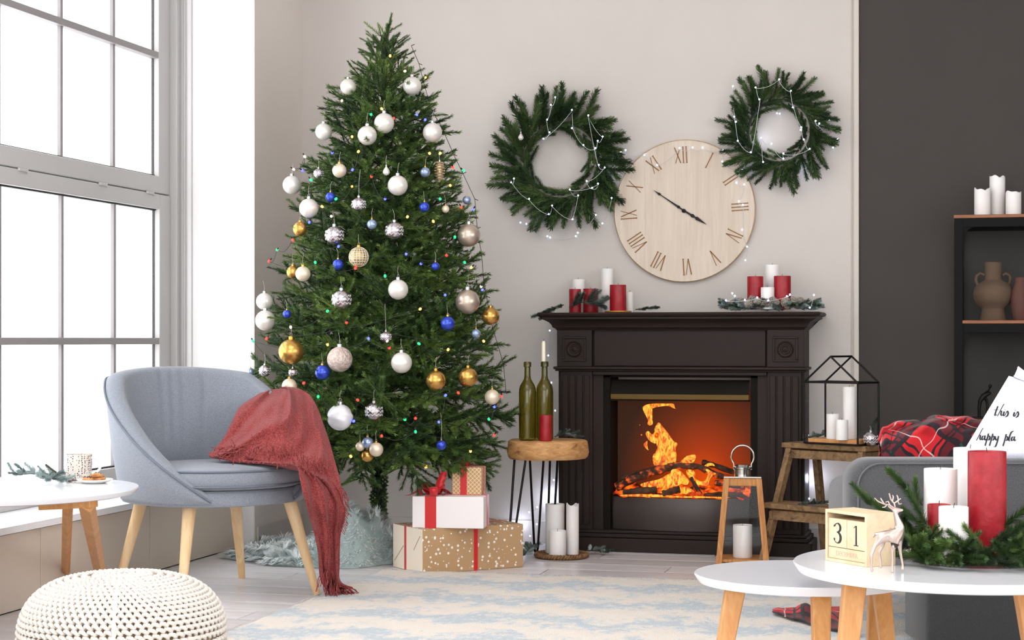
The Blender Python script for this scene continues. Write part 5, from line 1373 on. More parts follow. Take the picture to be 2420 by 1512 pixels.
def gift(label, A, B, D, z0, z1, m, ribs, name='gift_box', side_m=None, rw_=.03):
    """A near corner, B right corner, D left corner on the horizontal; box local frame x along A-B, y along A-D"""
    A, B, D = [Vector((v.x, v.y, 0)) for v in (A, B, D)]; ex = (B-A); ey = (D-A); lx, ly = ex.length, ey.length
    o = thing(name, label, 'gift', (A.x, A.y, z0), atan2(ex.y, ex.x), 'stack of wrapped gifts by the tree')
    skew = ey.normalized().dot(ex.normalized()); h = z1-z0
    bx = MB().box((0, 0, 0), (lx, ly, h)); w_ = bx.build('wrapping', m, o, bevel=.004)
    if side_m:
        w_.data.materials.append(side_m)
        for p_ in w_.data.polygons:
            if abs(p_.normal.x) > .9: p_.material_index = 1  # cream end faces, lightened for the window light on them
    e = .0012
    for kind, t in ribs:
        mb = MB()
        if kind == 'x':                                         # ribbon crossing the front face vertically and over the top
            mb.box((t-rw_/2, -e, -0), (t+rw_/2, .0, h+e)).box((t-rw_/2, -e, h), (t+rw_/2, ly+e, h+e)).box((t-rw_/2, ly, 0), (t+rw_/2, ly+e, h))
        else:
            mb.box((-e, t-rw_/2, 0), (.0, t+rw_/2, h+e)).box((-e, t-rw_/2, h), (lx+e, t+rw_/2, h+e)).box((lx, t-rw_/2, 0), (lx+e, t+rw_/2, h))
        mb.build('ribbon', M_rib, o)
    # dark strips painting the shadow along the paper folds, left end
    fl = MB()
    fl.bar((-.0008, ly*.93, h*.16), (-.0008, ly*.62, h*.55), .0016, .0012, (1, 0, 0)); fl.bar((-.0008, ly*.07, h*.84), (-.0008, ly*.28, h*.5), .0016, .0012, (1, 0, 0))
    if side_m: fl.build('fold_shadow_line', mat('fold_shadow', rgb(150, 122, 92), .9), o)
    return o, lx, ly, h
gA, gB, gD = FLr(998, 1357), FLr(1237, 1340), FLr(912, 1340)
g1, lx, ly, h1 = gift('large brown gift box with white dots and red ribbon, bottom of the stack', gA, gB, gD, 0, .178, M_kd, [('x', .24), ('y', .155)], side_m=M_kp, rw_=.018)
z1_ = .178; t1 = 7.09
mA = P(1143, 1249, (EYE-z1_)*FOC/(1249-HY)*1.0); 
dirx = Vector((cos(g1.rotation_euler.z), sin(g1.rotation_euler.z), 0)); diry = Vector((-dirx.y, dirx.x, 0))
def box_from(label, pl_, pr_, pe, z0, z1, m, ribs, rw_):
    A = P(pl_[0], HY, pl_[1]); B = P(pr_[0], HY, pr_[1]); ex = (B-A).normalized(); nrm = Vector((-ex.y, ex.x, 0))
    D = A+nrm*pe
    return gift(label, A, B, D, z0, z1, m, ribs, rw_=rw_)
tb = lambda py, z: (EYE-z)*FOC/(py-HY)
z2_ = .305
g2, lx2, ly2, h2 = box_from('white gift box with broad red ribbon and bow, middle of the stack', (974, 7.11), (1143, 7.07), .15, z1_, z2_, M_wp, [('x', .075), ('y', .10)], .046)
z3_ = z2_+.112
g3, lx3, ly3, h3 = box_from('small brown gift box with white lattice and red ribbon, top of the stack', (1068, 7.17), (1138, 7.15), .10, z2_, z3_, M_kl, [('x', .048), ('y', .05)], .027)
def bow(par, c_, s, seed, tails=2):
    rs = random.Random(seed); mb = MB()
    def loop(ang, up_, L_, w_):
        d = Vector((cos(ang), sin(ang), 0)); sd = Vector((-d.y, d.x, 0)); pts = []
        for k in range(13):
            t = k/12; a = 2*pi*t; pts.append(c_+d*L_*(.5-.5*cos(a))+UP*(sin(a)*L_*.28+up_*L_*(.5-.5*cos(a)))+UP*.004)
        vs = []
        for k, p in enumerate(pts):
            ww = w_*(.35+.65*sin(pi*k/12)); vs += [p-sd*ww/2, p+sd*ww/2]
        mb.add(vs, [(2*k, 2*k+1, 2*k+3, 2*k+2) for k in range(12)])
    for ang, up_ in ((.3, .25), (pi-.2, .2), (1.3, .5), (-1.5, .3), (2.4, .7)): loop(ang+rs.uniform(-.2, .2), up_, s*rs.uniform(.8, 1.1), s*.5)
    for k in range(tails):
        ang = (pi-.35) if k == 0 else 1.0; d = Vector((cos(ang), sin(ang), 0)); sd = Vector((-d.y, d.x, 0)); vs = []
        for i in range(8):
            t = i/7; p = c_+d*s*1.9*t+UP*(.012+.02*sin(t*5))*s/.05*.6; ww = s*.5*(1 if i < 7 else .7); vs += [p-sd*ww/2, p+sd*ww/2]
        mb.add(vs, [(2*k_, 2*k_+1, 2*k_+3, 2*k_+2) for k_ in range(7)])
    mb.ball(c_+UP*.008, s*.2, 10, 6, (1, 1, .7))
    o = mb.build('bow', M_rib, par, smooth=70); m_ = o.modifiers.new('s', 'SOLIDIFY'); m_.thickness = .0012
bow(g2, Vector((.075, .05, h2+.001)), .066, 4)
up2 = MB(); vs = []
for i in range(8):
    t = i/7; p = Vector((.09+.03*t, .05+.01*t, h2+.01+.085*t)); ww = .022+.012*sin(pi*t); vs += [p-Vector((ww/2, 0, 0)), p+Vector((ww/2, .006*(-1)**i, .0))]
up2.add(vs, [(2*k, 2*k+1, 2*k+3, 2*k+2) for k in range(7)]); o = up2.build('bow_tail', M_rib, g2, smooth=60); o.modifiers.new('s', 'SOLIDIFY').thickness = .0012
bow(g3, Vector((.048, .05, h3+.001)), .030, 8, 1)

# ================================================================ teal sheepskin heaped round the tree foot
skc = Vector((-2.62, 7.22, 0))
sk = thing('sheepskin_rug', 'pale teal long-haired fur rug heaped round the foot of the Christmas tree', 'fur rug', skc)
TCl = TC-skc
hc = P(838, HY, 7.30)-skc; hc.z = 0
def fur_h(x, y):
    d1 = sqrt(((x-hc.x)/.20)**2+((y-hc.y-.03)/.26)**2)
    h = .20*exp(-(d1**2)*1.5)*(1+.18*sin(x*31+1)*sin(y*27))
    return .022+h+.012*sin(x*19+2)*sin(y*23)+.008*sin(x*41+y*37)
def fur_R(a):
    return 1+.09*sin(3*a+.4)+.06*sin(5*a+2)+.04*sin(9*a)
RX, RY = .50, .37
def furf(u, v):
    a = 2*pi*u; r_ = v*fur_R(a); x, y = RX*r_*cos(a)-.0, RY*r_*sin(a)
    x = max(x, XP+.04-skc.x) if y+skc.y > YV-.1 else max(x, XR+.03-skc.x)
    z = fur_h(x, y)*(1 if v < .9 else max(0, (1-v)/.1))+.001
    return (x, y, z)
MB().grid(furf, 90, 30, True).build('hide', mat('hide', rgb(176, 192, 190), .95), sk, smooth=70, fix=True)
fu = Fir(); rs = random.Random(77)
for k in range(24000):
    u, v = rs.random(), sqrt(rs.random())*1.0
    x, y, z = furf(u, v); 
    clump = sin(x*55+3*sin(y*31))*sin(y*49+2*sin(x*23)); aa = 2.2*sin(x*13+y*7)+2.5*sin(y*17-x*9)+clump
    gx = (fur_h(x+.01, y)-fur_h(x-.01, y))/.02; gy = (fur_h(x, y+.01)-fur_h(x, y-.01))/.02
    nrm = Vector((-gx, -gy, 1)).normalized(); tg = Vector((cos(aa), sin(aa), 0)); d = (nrm*rs.uniform(.35, .8)+tg*.9+Vector((-gx, -gy, 0))*.4).normalized()
    if v > .92: d = (Vector((cos(2*pi*u), sin(2*pi*u), .25))+tg*.4).normalized()
    L_ = rs.uniform(.035, .065); sd = d.cross(UP).normalized() if abs(d.z) < .98 else Vector((1, 0, 0)); w_ = rs.uniform(.0016, .0036)
    p0 = Vector((x, y, z)); p1 = p0+d*L_*.5+UP*.004; p2 = p1+(d+Vector((0, 0, -.35)))*L_*.5
    if p2.z < .003: p2.z = .003
    if p1.z < .004: p1.z = .004
    lim = (XP+.01 if p2.y+skc.y > YV-.06 else XR+.01)-skc.x
    p1.x = max(p1.x, lim); p2.x = max(p2.x, lim)
    m_ = 0 if rs.random() < .55+.3*clump else 1
    n0 = len(fu.v); fu.v += [(p0-sd*w_)[:], (p0+sd*w_)[:], (p1+sd*w_*.8)[:], (p1-sd*w_*.8)[:], p2[:]]
    fu.f += [(n0, n0+1, n0+2, n0+3), (n0+3, n0+2, n0+4)]; fu.mi += [m_, m_]
fm_ = link('fur', fu.mesh('fur', [mat('fur_light', rgb(246, 248, 246), .8), mat('fur_teal', rgb(222, 232, 230), .8)]), sk); fm_['kind'] = 'stuff'

# ================================================================ things on the shelving unit
g = 'worn white candles on top of the shelving unit'
cand_px(2303, 2340, 447, 1.448, TY(2321, 7.74), M_whitewax, 'left white candle with a melted rim on top of the shelving unit', g, .008)
cand_px(2339, 2375, 418, 1.448, TY(2357, 7.80), M_whitewax, 'tallest white candle with a melted rim on top of the shelving unit', g, .008)
cand_px(2377, 2413, 454, 1.448, TY(2395, 7.72), M_whitewax, 'right short white candle with a melted rim on the shelving unit', g, .006)
M_tan = mat('tan_clay', rgb(96, 77, 61), .85, var=.05, vs=30, bump=.2, bs=120); M_brn = mat('brown_clay', rgb(92, 58, 48), .8, var=.05, bump=.2, bs=120)
tv = TY(2347, 7.75); kv = tv/FOC
v0 = P(2347, HY, tv)
va = thing('clay_vase', 'tan matte clay vase with two small ring handles on the middle shelf', 'vase', (v0.x, v0.y, 1.011), TH)
def zz(y): return EYE+(HY-y)*kv-1.011
MB().lathe([(0, 0), (29*kv, 0), (30*kv, .004), (26*kv, zz(733)), (27*kv, zz(727)), (38*kv, zz(718)), (44*kv, zz(706)), (46*kv, zz(694)), (43*kv, zz(680)), (34*kv, zz(669)), (22*kv, zz(663)), (19*kv, zz(659)), (19.5*kv, zz(640)), (20*kv, zz(620)), (18*kv, zz(619)), (16*kv, zz(640)), (14*kv, zz(670)), (0, zz(672))], 48).build('body', M_tan, va, smooth=50)
for s in (-1, 1):
    pts = [(s*(19+2)*kv, 0, zz(650)), (s*30*kv, 0, zz(646)), (s*39*kv, 0, zz(652)), (s*41*kv, 0, zz(662)), (s*36*kv, 0, zz(674))]
    q = []
    for i in range(len(pts)-1):
        a, b_ = Vector(pts[i]), Vector(pts[i+1]); q += [a, a.lerp(b_, .5)]
    q.append(Vector(pts[-1])); MB().tube(q, 3.6*kv, 8).build('handle', M_tan, va, smooth=70)
v1 = P(2412, HY, TY(2412, 7.72)); kv2 = TY(2412, 7.72)/FOC
vb = thing('clay_vase', 'slim reddish brown clay vase at the right edge of the middle shelf', 'vase', (v1.x, v1.y, 1.011))
zz2 = lambda y: EYE+(HY-y)*kv2-1.011
MB().lathe([(0, 0), (15*kv2, 0), (17*kv2, .004), (22*kv2, zz2(725)), (23*kv2, zz2(708)), (20*kv2, zz2(688)), (14*kv2, zz2(668)), (15*kv2, zz2(657)), (13*kv2, zz2(655)), (10*kv2, zz2(670)), (0, zz2(680))], 40).build('body', M_brn, vb, smooth=50)
# black wire deer head-like ornament and greenery on the third shelf
v2 = P(2322, HY, TY(2322, 7.74)); kk = TY(2322, 7.74)/FOC
oo = thing('black_figurine', 'black metal ornament of curved wires on the shelf behind the lettered cushion', 'ornament', (v2.x, v2.y, .60), TH)
mb = MB(); zq = lambda y: EYE+(HY-y)*kk-.60
mb.tube([(-8*kk, 0, .002), (-8*kk, 0, zq(965)), (-6*kk, 0, zq(948)), (2*kk, 0, zq(936)), (12*kk, 0, zq(930)), (20*kk, 0, zq(928))], [.006, .007, .009, .012, .010, .005], 8)
mb.tube([(2*kk, 0, zq(936)), (9*kk, 0, zq(945)), (12*kk, 0, zq(960)), (9*kk, 0, .002)], [.009, .006, .005, .006], 8)
mb.tube([(4*kk, 0, zq(930)), (14*kk, 0, zq(922)), (18*kk, 0, zq(914))], .004, 6); mb.ball((18*kk, 0, zq(912)), .008, 10, 7)
mb.build('wire_body', M_black, oo, smooth=60)
MB().box((-.05, -.02, 0), (.05, .02, .006)).build('base', M_black, oo, bevel=.002)
# ================================================================ things on the step stool
sprig('dusty fir sprig at the back of the step stool top, left of the lantern', P(1905, 1036, 7.52), [P(1898, 1036, 7.5), P(1925, 1030, 7.55), P(1948, 1026, 7.58)], DT, .36, seed=12, lift=.5)
sprig('dusty fir sprig at the right end of the step stool, behind the silver bauble', P(2050, 1030, 7.28), [P(2046, 1040, 7.28), P(2058, 1018, 7.3), P(2070, 998, 7.3)], DT, .34, seed=13, lift=.5)
sprig('dusty green fir sprig on the lower tread of the step stool', P(1880, 1196, 7.28), [P(1878, 1196, 7.3), P(1915, 1188, 7.24), P(1950, 1186, 7.15)], DT, .38, seed=14, lift=.4)
p_ = P(2058, 1030, 7.20); p_.z = .5+.0285
bauble(0, 0, 17, 'silver', 'silver bauble lying on the right end of the step stool', pos=p_, group='silver baubles on the step stool', string=.012)
p_ = P(1972, 1180, 7.06); p_.z = .255+.024
bauble(0, 0, 14, 'silver', 'silver bauble lying on the lower tread of the step stool', pos=p_, group='silver baubles on the step stool', string=.012)

# ================================================================ things on the coffee table
# calendar
ZA = ZT1
cA = P(2048, HY, 4.02); cB = P(1950, HY, 4.15)                 # near corner, left corner of the front face
exv = Vector(((cA-cB).x, (cA-cB).y, 0)); LF = exv.length; exv.normalize()
cal = thing('block_calendar', 'light wooden block calendar showing 31 on the taller coffee table', 'calendar', (cB.x, cB.y, ZA), atan2(exv.y, exv.x))
HC = EYE+(HY-1202)/FOC*4.15-ZA; DC = .085; tk = .0075
M_cal = wood('birch_ply', rgb(226, 204, 170), rgb(212, 186, 150), scale=(3, 3, 3), freq=6, rough=.5)
for nm, lo, hi in (('side_board', (0, 0, 0), (tk, DC, HC)), ('side_board', (LF-tk, 0, 0), (LF, DC, HC)), ('top_board', (tk, 0, HC-tk), (LF-tk, DC, HC)), ('bottom_board', (tk, 0, 0), (LF-tk, DC, tk)), ('back_board', (tk, DC-.004, tk), (LF-tk, DC, HC-tk))):
    MB().box(lo, hi).build(nm, M_cal, cal, bevel=.0012)
wI = LF-2*tk; zm = tk+.026
mo = MB().box((tk+.001, .003, tk+.0005), (LF-tk-.001, .034, zm)).build('month_block', M_cal, cal, bevel=.001)
M_ink = mat('black_ink', rgb(34, 30, 34), .6); M_ink2 = mat('faded_ink', rgb(206, 172, 150), .7)
def text_mesh(s, size, name, m, par, M, font=None, ext=.0003, sx_=1):
    cu_ = bpy.data.curves.new(name, 'FONT'); cu_.body = s; cu_.size = size; cu_.extrude = ext; cu_.align_x = 'CENTER'; cu_.align_y = 'CENTER'
    to = bpy.data.objects.new(name+'_tmp', cu_); me = bpy.data.meshes.new_from_object(to); bpy.data.objects.remove(to); bpy.data.curves.remove(cu_)
    me.materials.append(m); me.name = name; o = link(name, me, par); o.matrix_local = M @ Matrix.Diagonal((sx_, 1, 1, 1)); return o
RX90 = Matrix.Rotation(pi/2, 4, 'X')
text_mesh('DECEMBER', .016, 'month_lettering', M_ink2, mo, Matrix.Translation((LF/2, .0027, (tk+zm)/2)) @ RX90)
db = wI/2-.001; zt_ = zm+.001
for i, chx in enumerate('31'):
    x0 = tk+.0008+i*(db+.0012)
    bk = MB().box((x0, .003, zt_), (x0+db, .003+db, zt_+min(.066, HC-tk-zt_-.008))).build('number_block', M_cal, cal, bevel=.0018)
    hh = min(.066, HC-tk-zt_-.008); cxm = x0+db/2; czm = zt_+hh/2
    mb = MB(); yy = .0026
    def ribbon(pts, closed=False):
        vs = []
        for k, (x, z, w_) in enumerate(pts):
            a = pts[max(0, k-1)]; b_ = pts[min(len(pts)-1, k+1)]; d = Vector((b_[0]-a[0], 0, b_[1]-a[1])).normalized(); n_ = Vector((-d.z, 0, d.x))*w_/2
            vs += [Vector((x, yy, z))+n_, Vector((x, yy, z))-n_, Vector((x, yy+.0006, z))+n_, Vector((x, yy+.0006, z))-n_]
        fs = [(4*k, 4*k+1, 4*k+5, 4*k+4) for k in range(len(pts)-1)]+[(4*k, 4*k+4, 4*k+6, 4*k+2) for k in range(len(pts)-1)]+[(4*k+1, 4*k+3, 4*k+7, 4*k+5) for k in range(len(pts)-1)]
        mb.add([(v+Vector((cxm, 0, czm)))[:] for v in vs], fs)
    s_ = hh*.36
    if chx == '3':
        pts = [(-.55, .62, .16)]
        for a in range(150, -91, -20): r_ = radians(a); pts.append((.02+.44*cos(r_), .52+.42*sin(r_), .10+.22*max(0, cos(r_))))
        pts.append((-.1, .08, .06)); ribbon([(x*s_, z*s_, w_*s_) for x, z, w_ in pts])
        pts = [(-.1, .08, .06)]
        for a in range(80, -161, -20): r_ = radians(a); pts.append((.0+.50*cos(r_), -.45+.52*sin(r_), .08+.28*max(0, cos(r_))))
        ribbon([(x*s_, z*s_, w_*s_) for x, z, w_ in pts]); mb.ball((cxm-.45*s_, yy+.0004, czm-.62*s_), .13*s_, 10, 6, (1, .1, 1)); mb.ball((cxm-.38*s_, yy+.0004, czm+.72*s_), .12*s_, 10, 6, (1, .1, 1))
    else:
        ribbon([(.02*s_, .95*s_, .2*s_), (.02*s_, -.92*s_, .24*s_)]); ribbon([(-.34*s_, .72*s_, .06*s_), (.0, .93*s_, .08*s_)]); ribbon([(-.34*s_, -.96*s_, .08*s_), (.36*s_, -.96*s_, .08*s_)])
    mb.build('numeral', M_ink, bk)
# deer figurine
dt = 3.93; kd = dt/FOC
d0 = P(2098, HY, dt)
de = thing('deer_figurine', 'small champagne-silver reindeer figurine standing by the block calendar', 'figurine', (d0.x, d0.y, ZA), TH)
def dp(px, py, dy=0): return Vector(((px-2098)*kd, dy, EYE+(HY-py)*kd-ZA))
zg = HY+(EYE-ZA)/kd                                            # pixel row of the table at this depth
V = {}; E_ = []
def chain(ids): 
    for a, b_ in zip(ids, ids[1:]): E_.append((a, b_))
nodes = [('pelvis', dp(2084, 1262), 7.5), ('mid', dp(2100, 1264), 6.5), ('chest', dp(2124, 1268), 8.5), ('neck0', dp(2128, 1248), 6.2), ('neck1', dp(2120, 1226), 4.2), ('neck2', dp(2116, 1212), 3.8), ('head', dp(2118, 1203), 4.6), ('muz', dp(2129, 1205), 3.2), ('nose', dp(2135, 1206), 2.2),
 ('tail', dp(2067, 1262), 2.6), ('tail2', dp(2063, 1270), 1.6),
 ('hl1', dp(2078, 1272, -.010), 5.6), ('hl2', dp(2064, 1290, -.013), 3.0), ('hl3', dp(2056, 1312, -.014), 2.4), ('hl4', dp(2056, 1338, -.014), 2.1), ('hl5', dp(2058, zg-3, -.014), 2.6),
 ('hr1', dp(2088, 1274, .010), 5.2), ('hr2', dp(2089, 1292, .013), 2.8), ('hr3', dp(2081, 1306, .014), 2.3), ('hr4', dp(2084, 1328, .014), 2.0), ('hr5', dp(2085, zg-8, .014), 2.4),
 ('fl1', dp(2114, 1280, -.009), 4.4), ('fl2', dp(2106, 1300, -.010), 2.6), ('fl3', dp(2107, 1322, -.011), 2.1), ('fl4', dp(2106, 1338, -.011), 2.0), ('fl5', dp(2107, zg-1, -.011), 2.6),
 ('fr1', dp(2128, 1284, .009), 4.2), ('fr2', dp(2130, 1302, .010), 2.7), ('fr3', dp(2133, 1320, .011), 2.2), ('fr4', dp(2136, 1334, .011), 2.0), ('fr5', dp(2136, zg-3, .011), 2.6),
 ('ear', dp(2106, 1200, .004), 2.2), ('ear2', dp(2100, 1196, .005), 1.2)]
idx = {n_: i for i, (n_, _, _) in enumerate(nodes)}
for ch_ in (('pelvis', 'mid', 'chest', 'neck0', 'neck1', 'neck2', 'head', 'muz', 'nose'), ('pelvis', 'tail', 'tail2'), ('pelvis', 'hl1', 'hl2', 'hl3', 'hl4', 'hl5'), ('pelvis', 'hr1', 'hr2', 'hr3', 'hr4', 'hr5'), ('chest', 'fl1', 'fl2', 'fl3', 'fl4', 'fl5'), ('chest', 'fr1', 'fr2', 'fr3', 'fr4', 'fr5'), ('head', 'ear', 'ear2')): chain(ch_)
me = bpy.data.meshes.new('body'); me.from_pydata([n_[1][:] for n_ in nodes], [(idx[a], idx[b_]) for a, b_ in E_], [])
M_deer = mat('champagne_silver', rgb(196, 176, 166), .28, .85)
bo_ = link('body', me, de); me.materials.append(M_deer)
sm_ = bo_.modifiers.new('skin', 'SKIN'); me.skin_vertices.new() if not me.skin_vertices else None
for i, n_ in enumerate(nodes): r_ = n_[2]*kd*(2.1 if n_[2] > 6 else (1.8 if n_[2] > 4 else 1.45)); me.skin_vertices[0].data[i].radius = (r_, r_); me.skin_vertices[0].data[i].use_root = (i == 0)
sm_.use_smooth_shade = True
sb = bo_.modifiers.new('sub', 'SUBSURF'); sb.levels = 2; sb.render_levels = 2
an = MB()
for s in (-1, 1):
    if s < 0: L_ = [(2112, 1200), (2102, 1193), (2088, 1190), (2074, 1184), (2066, 1176)]; br = [((2102, 1193), (2098, 1184), (2092, 1186)), ((2088, 1190), (2082, 1180), (2080, 1176)), ((2095, 1192), (2090, 1198), (2084, 1198))]
    else: L_ = [(2116, 1198), (2114, 1190), (2106, 1180), (2102, 1166)]; br = [((2114, 1190), (2122, 1184), (2130, 1178)), ((2122, 1184), (2126, 1192), (2132, 1190)), ((2110, 1185), (2112, 1174), (2110, 1170)), ((2124, 1183), (2122, 1174), (2120, 1170))]
    an.tube([dp(x, y, s*.004) for x, y in L_], [2.2*kd, 2.2*kd, 2*kd, 1.8*kd, 1.3*kd][:len(L_)], 7)
    for b_ in br: an.tube([dp(x, y, s*.004) for x, y in b_], [2*kd, 1.9*kd, 1.3*kd], 7)
an.build('antlers', M_deer, de, smooth=60)
MB().tube([dp(2104+3*cos(a), 1250+3*sin(a)) for a in [2*pi*k/12 for k in range(12)]], .9*kd, 5, closed=True).build('hanging_loop', M_deer, de, smooth=60)

# candles and fir wreath
ct = 4.1; zc_ = ZA
g = 'candles in the fir wreath on the coffee table'
def cc(x0, x1, yt, t, m, label, worn=0): return cand_px(x0, x1, yt, zc_+.001, t, m, label, g, worn)
cc(2184, 2262, 1107, 4.20, M_whitewax, 'white candle left of the tall one in the coffee table wreath')
cc(2254, 2330, 1058, 4.30, M_whitewax, 'tallest white candle behind the big red one in the coffee table wreath')
cc(2288, 2377, 1066, 4.12, M_redwax, 'big red mottled pillar candle in the coffee table wreath')
cc(2192, 2246, 1191, 4.12, M_redwax, 'short red candle in the coffee table wreath, under the white one')
cc(2219, 2288, 1197, 4.06, M_whitewax, 'short broad white candle at the front of the coffee table wreath')
wc = P(2305, HY, 4.13); wc.z = ZA
tw = thing('table_wreath', 'fresh green fir wreath lying round the candles on the coffee table', 'wreath', wc)
rs = random.Random(21)
def tl_(px, py, t): return P(px, py, t)-wc
MB().tube([(.145*cos(2*pi*k/36), .135*sin(2*pi*k/36), .012) for k in range(36)], .007, 7, closed=True).build('wreath_ring', M_twig, tw, smooth=60)
for k in range(230):
    a = 2*pi*(k+rs.uniform(-.4, .4))/230; bq = rs.uniform(-.5, pi+.5)
    er = Vector((cos(a), sin(a), 0)); et = Vector((-sin(a), cos(a), 0)); nq = er*cos(bq)+UP*max(-.1, sin(bq)); p = er*.150+UP*.020+nq*.022
    d = nq*rs.uniform(.25, .8)+et*rs.choice((-1, 1, 1))*rs.uniform(.5, 1)
    if p.z < .03: d.z = abs(d.z)*.3+.02
    put_twig(tw, TT, p, d, rs.uniform(.50, .78), rs=rs)
for a, b_, s in [((2180, 1195, 4.24), (2110, 1120, 4.26), 1.15), ((2150, 1165, 4.24), (2112, 1122, 4.25), .7), ((2120, 1230, 4.22), (2026, 1158, 4.25), 1.15), ((2060, 1195, 4.2), (2024, 1155, 4.22), .7), ((2190, 1240, 4.1), (2150, 1170, 4.1), .9), ((2170, 1210, 4.2), (2165, 1160, 4.2), .8), ((2350, 1260, 4.1), (2420, 1205, 4.1), 1.0), ((2340, 1290, 4.05), (2420, 1240, 4.0), 1.0), ((2330, 1280, 4.1), (2425, 1290, 4.05), 1.0), ((2300, 1260, 4.06), (2240, 1200, 4.05), .0),
    ((2150, 1290, 4.05), (2200, 1335, 3.96), .7), ((2220, 1300, 4.0), (2190, 1330, 3.95), .6), ((2200, 1260, 4.1), (2130, 1200, 4.15), .9)]:
    if s: put_twig(tw, TT, tl_(*a), P(*b_)-P(*a), s, rs=rs)
# ================================================================ cushion with lettering, plaid blanket, plaid cloth
cu0 = P(2380, 1085, 5.52)
cq = {'tl': P(2384, 888, 5.62), 'bl': P(2266, 1084, 5.50), 'tr': P(2560, 930, 5.68), 'br': P(2500, 1088, 5.52)}
cz = thing('lettered_cushion', 'white cushion with black script lettering leaning on the sofa at the right edge', 'cushion', cu0)
nrm_c = ((cq['tr']-cq['tl']).cross(cq['bl']-cq['tl'])).normalized(); nrm_c = nrm_c if nrm_c.dot(CAMF) < 0 else -nrm_c
def cf(u, v, s=1):
    a = cq['tl'].lerp(cq['tr'], u); b_ = cq['bl'].lerp(cq['br'], u); p = a.lerp(b_, v)
    q = (max(0, sin(pi*u))*max(0, sin(pi*v)))**.45; return p+nrm_c*s*(.055*q)-cu0
mb = MB().grid(lambda u, v: cf(u, v, 1), 28, 28); mb.grid(lambda u, v: cf(u, v, -1), 28, 28)
M_cush = fabric('white_cotton', rgb(236, 236, 246), rgb(224, 224, 236), 900, bump=.15)
cov = mb.build('cover', M_cush, cz, smooth=70)
# pointed upper corner with a fold
ea = MB(); A3, B3, C3, D3 = [P(x, y, 5.62)-cu0 for x, y in ((2391, 892), (2402, 867), (2432, 890), (2440, 915))]
ea.grid(lambda u, v: (A3.lerp(D3, u).lerp(B3.lerp(C3, u), v)+nrm_c*(.02*sin(pi*u)*sin(pi*v)+.012)), 10, 10); e_ = ea.build('corner_tip', M_cush, cz, smooth=70); e_.modifiers.new('s', 'SOLIDIFY').thickness = .015
# script strokes, in letter units; x right, y up
GL = {
 't': ([[(.62, 1.65), (.3, .8), (.1, .1), (.25, 0), (.45, .2)], [(-.05, .95), (.75, 1.1)]], .62),
 'h': ([[(-.1, -.1), (.3, .7), (.95, 2.0), (1.1, 2.1)], [(.12, .3), (.35, .8), (.6, .85), (.5, .35), (.6, .05), (.8, .2)]], .8),
 'i': ([[(0, .2), (.25, .8), (.12, .25), (.2, .03), (.42, .25)], [(.38, 1.15), (.42, 1.22)]], .42),
 's': ([[(-.05, .15), (.35, .95), (.5, .6), (.35, .1), (.0, -.15)]], .6),
 'a': ([[(.5, .8), (.2, .75), (.02, .3), (.15, .05), (.4, .4), (.55, .85), (.48, .25), (.58, .03), (.75, .25)]], .75),
 'p': ([[(.4, 1.25), (.2, .5), (-.25, -1.0)], [(.12, .3), (.4, .85), (.62, .6), (.42, .1), (.2, .1)]], .72),
 'y': ([[(.05, .8), (.12, .2), (.3, .15), (.6, .85)], [(.6, .85), (.35, -.2), (.0, -1.1), (-.3, -1.15)]], .8),
 'l': ([[(.9, 1.9), (.5, 1.6), (.1, .5), (.1, .05), (.35, .02)]], .45),
}
def script(s, px, py, size, slope=.0):
    mb = MB(); x = 0; kc = 5.62/FOC
    for ch_ in s:
        if ch_ == ' ': x += .7; continue
        strokes, adv = GL[ch_]
        for st_ in strokes:
            pts = [Vector((x+a, b_, 0)) for a, b_ in st_]; q = []
            for i in range(len(pts)-1):
                p0, p1, p2, p3 = pts[max(0, i-1)], pts[i], pts[i+1], pts[min(len(pts)-1, i+2)]
                for k in range(6): q.append(Vector([crom(p0[j], p1[j], p2[j], p3[j], k/6) for j in range(3)]))
            q.append(pts[-1])
            W3 = []; rr_ = []
            for i, v in enumerate(q):
                d = (q[min(i+1, len(q)-1)]-q[max(0, i-1)]); dn = d.y/max(1e-6, d.length)
                X = px+v.x*size; Y_ = py-v.y*size+slope*v.x*size
                # find the point of the cushion face under this place
                W3.append((X, Y_)); rr_.append((.0007+.0014*max(0, -dn)+.0006*abs(dn))*(size/14))
            # intersect with the cushion's middle plane, then lift by its own bulge
            o3 = []
            for X, Y_ in W3:
                ray = (P(X, Y_, 1)-Vector((0, 0, EYE))); t_ = (cq['tl']-Vector((0, 0, EYE))).dot(nrm_c)/ray.dot(nrm_c); pt = Vector((0, 0, EYE))+ray*t_
                # invert the quad approximately
                u, v = .4, .4
                for _ in range(12):
                    g0 = cf(u, v, 0)+cu0; du = (cf(u+.01, v, 0)-cf(u, v, 0))/.01; dv = (cf(u, v+.01, 0)-cf(u, v, 0))/.01
                    r_ = pt-g0; A11, A12, A22 = du.dot(du), du.dot(dv), dv.dot(dv); b1_, b2_ = r_.dot(du), r_.dot(dv); det = A11*A22-A12*A12
                    u += (b1_*A22-b2_*A12)/det; v += (A11*b2_-A12*b1_)/det; u = min(1, max(0, u)); v = min(1, max(0, v))
                    q_ = (max(0, sin(pi*u))*max(0, sin(pi*v)))**.45*.055
                    t2 = ((cq['tl']+nrm_c*q_)-Vector((0, 0, EYE))).dot(nrm_c)/ray.dot(nrm_c); pt = Vector((0, 0, EYE))+ray*t2-nrm_c*q_
                o3.append(cf(u, v, 1)+nrm_c*.0006)
            mb.tube(o3, rr_, 6)
        x += adv
    mb.build('lettering', M_ink, cov, smooth=60)
script('this is', 2349, 982, 13.5, .10); script('happy pla', 2308, 1040, 13.5, .10)

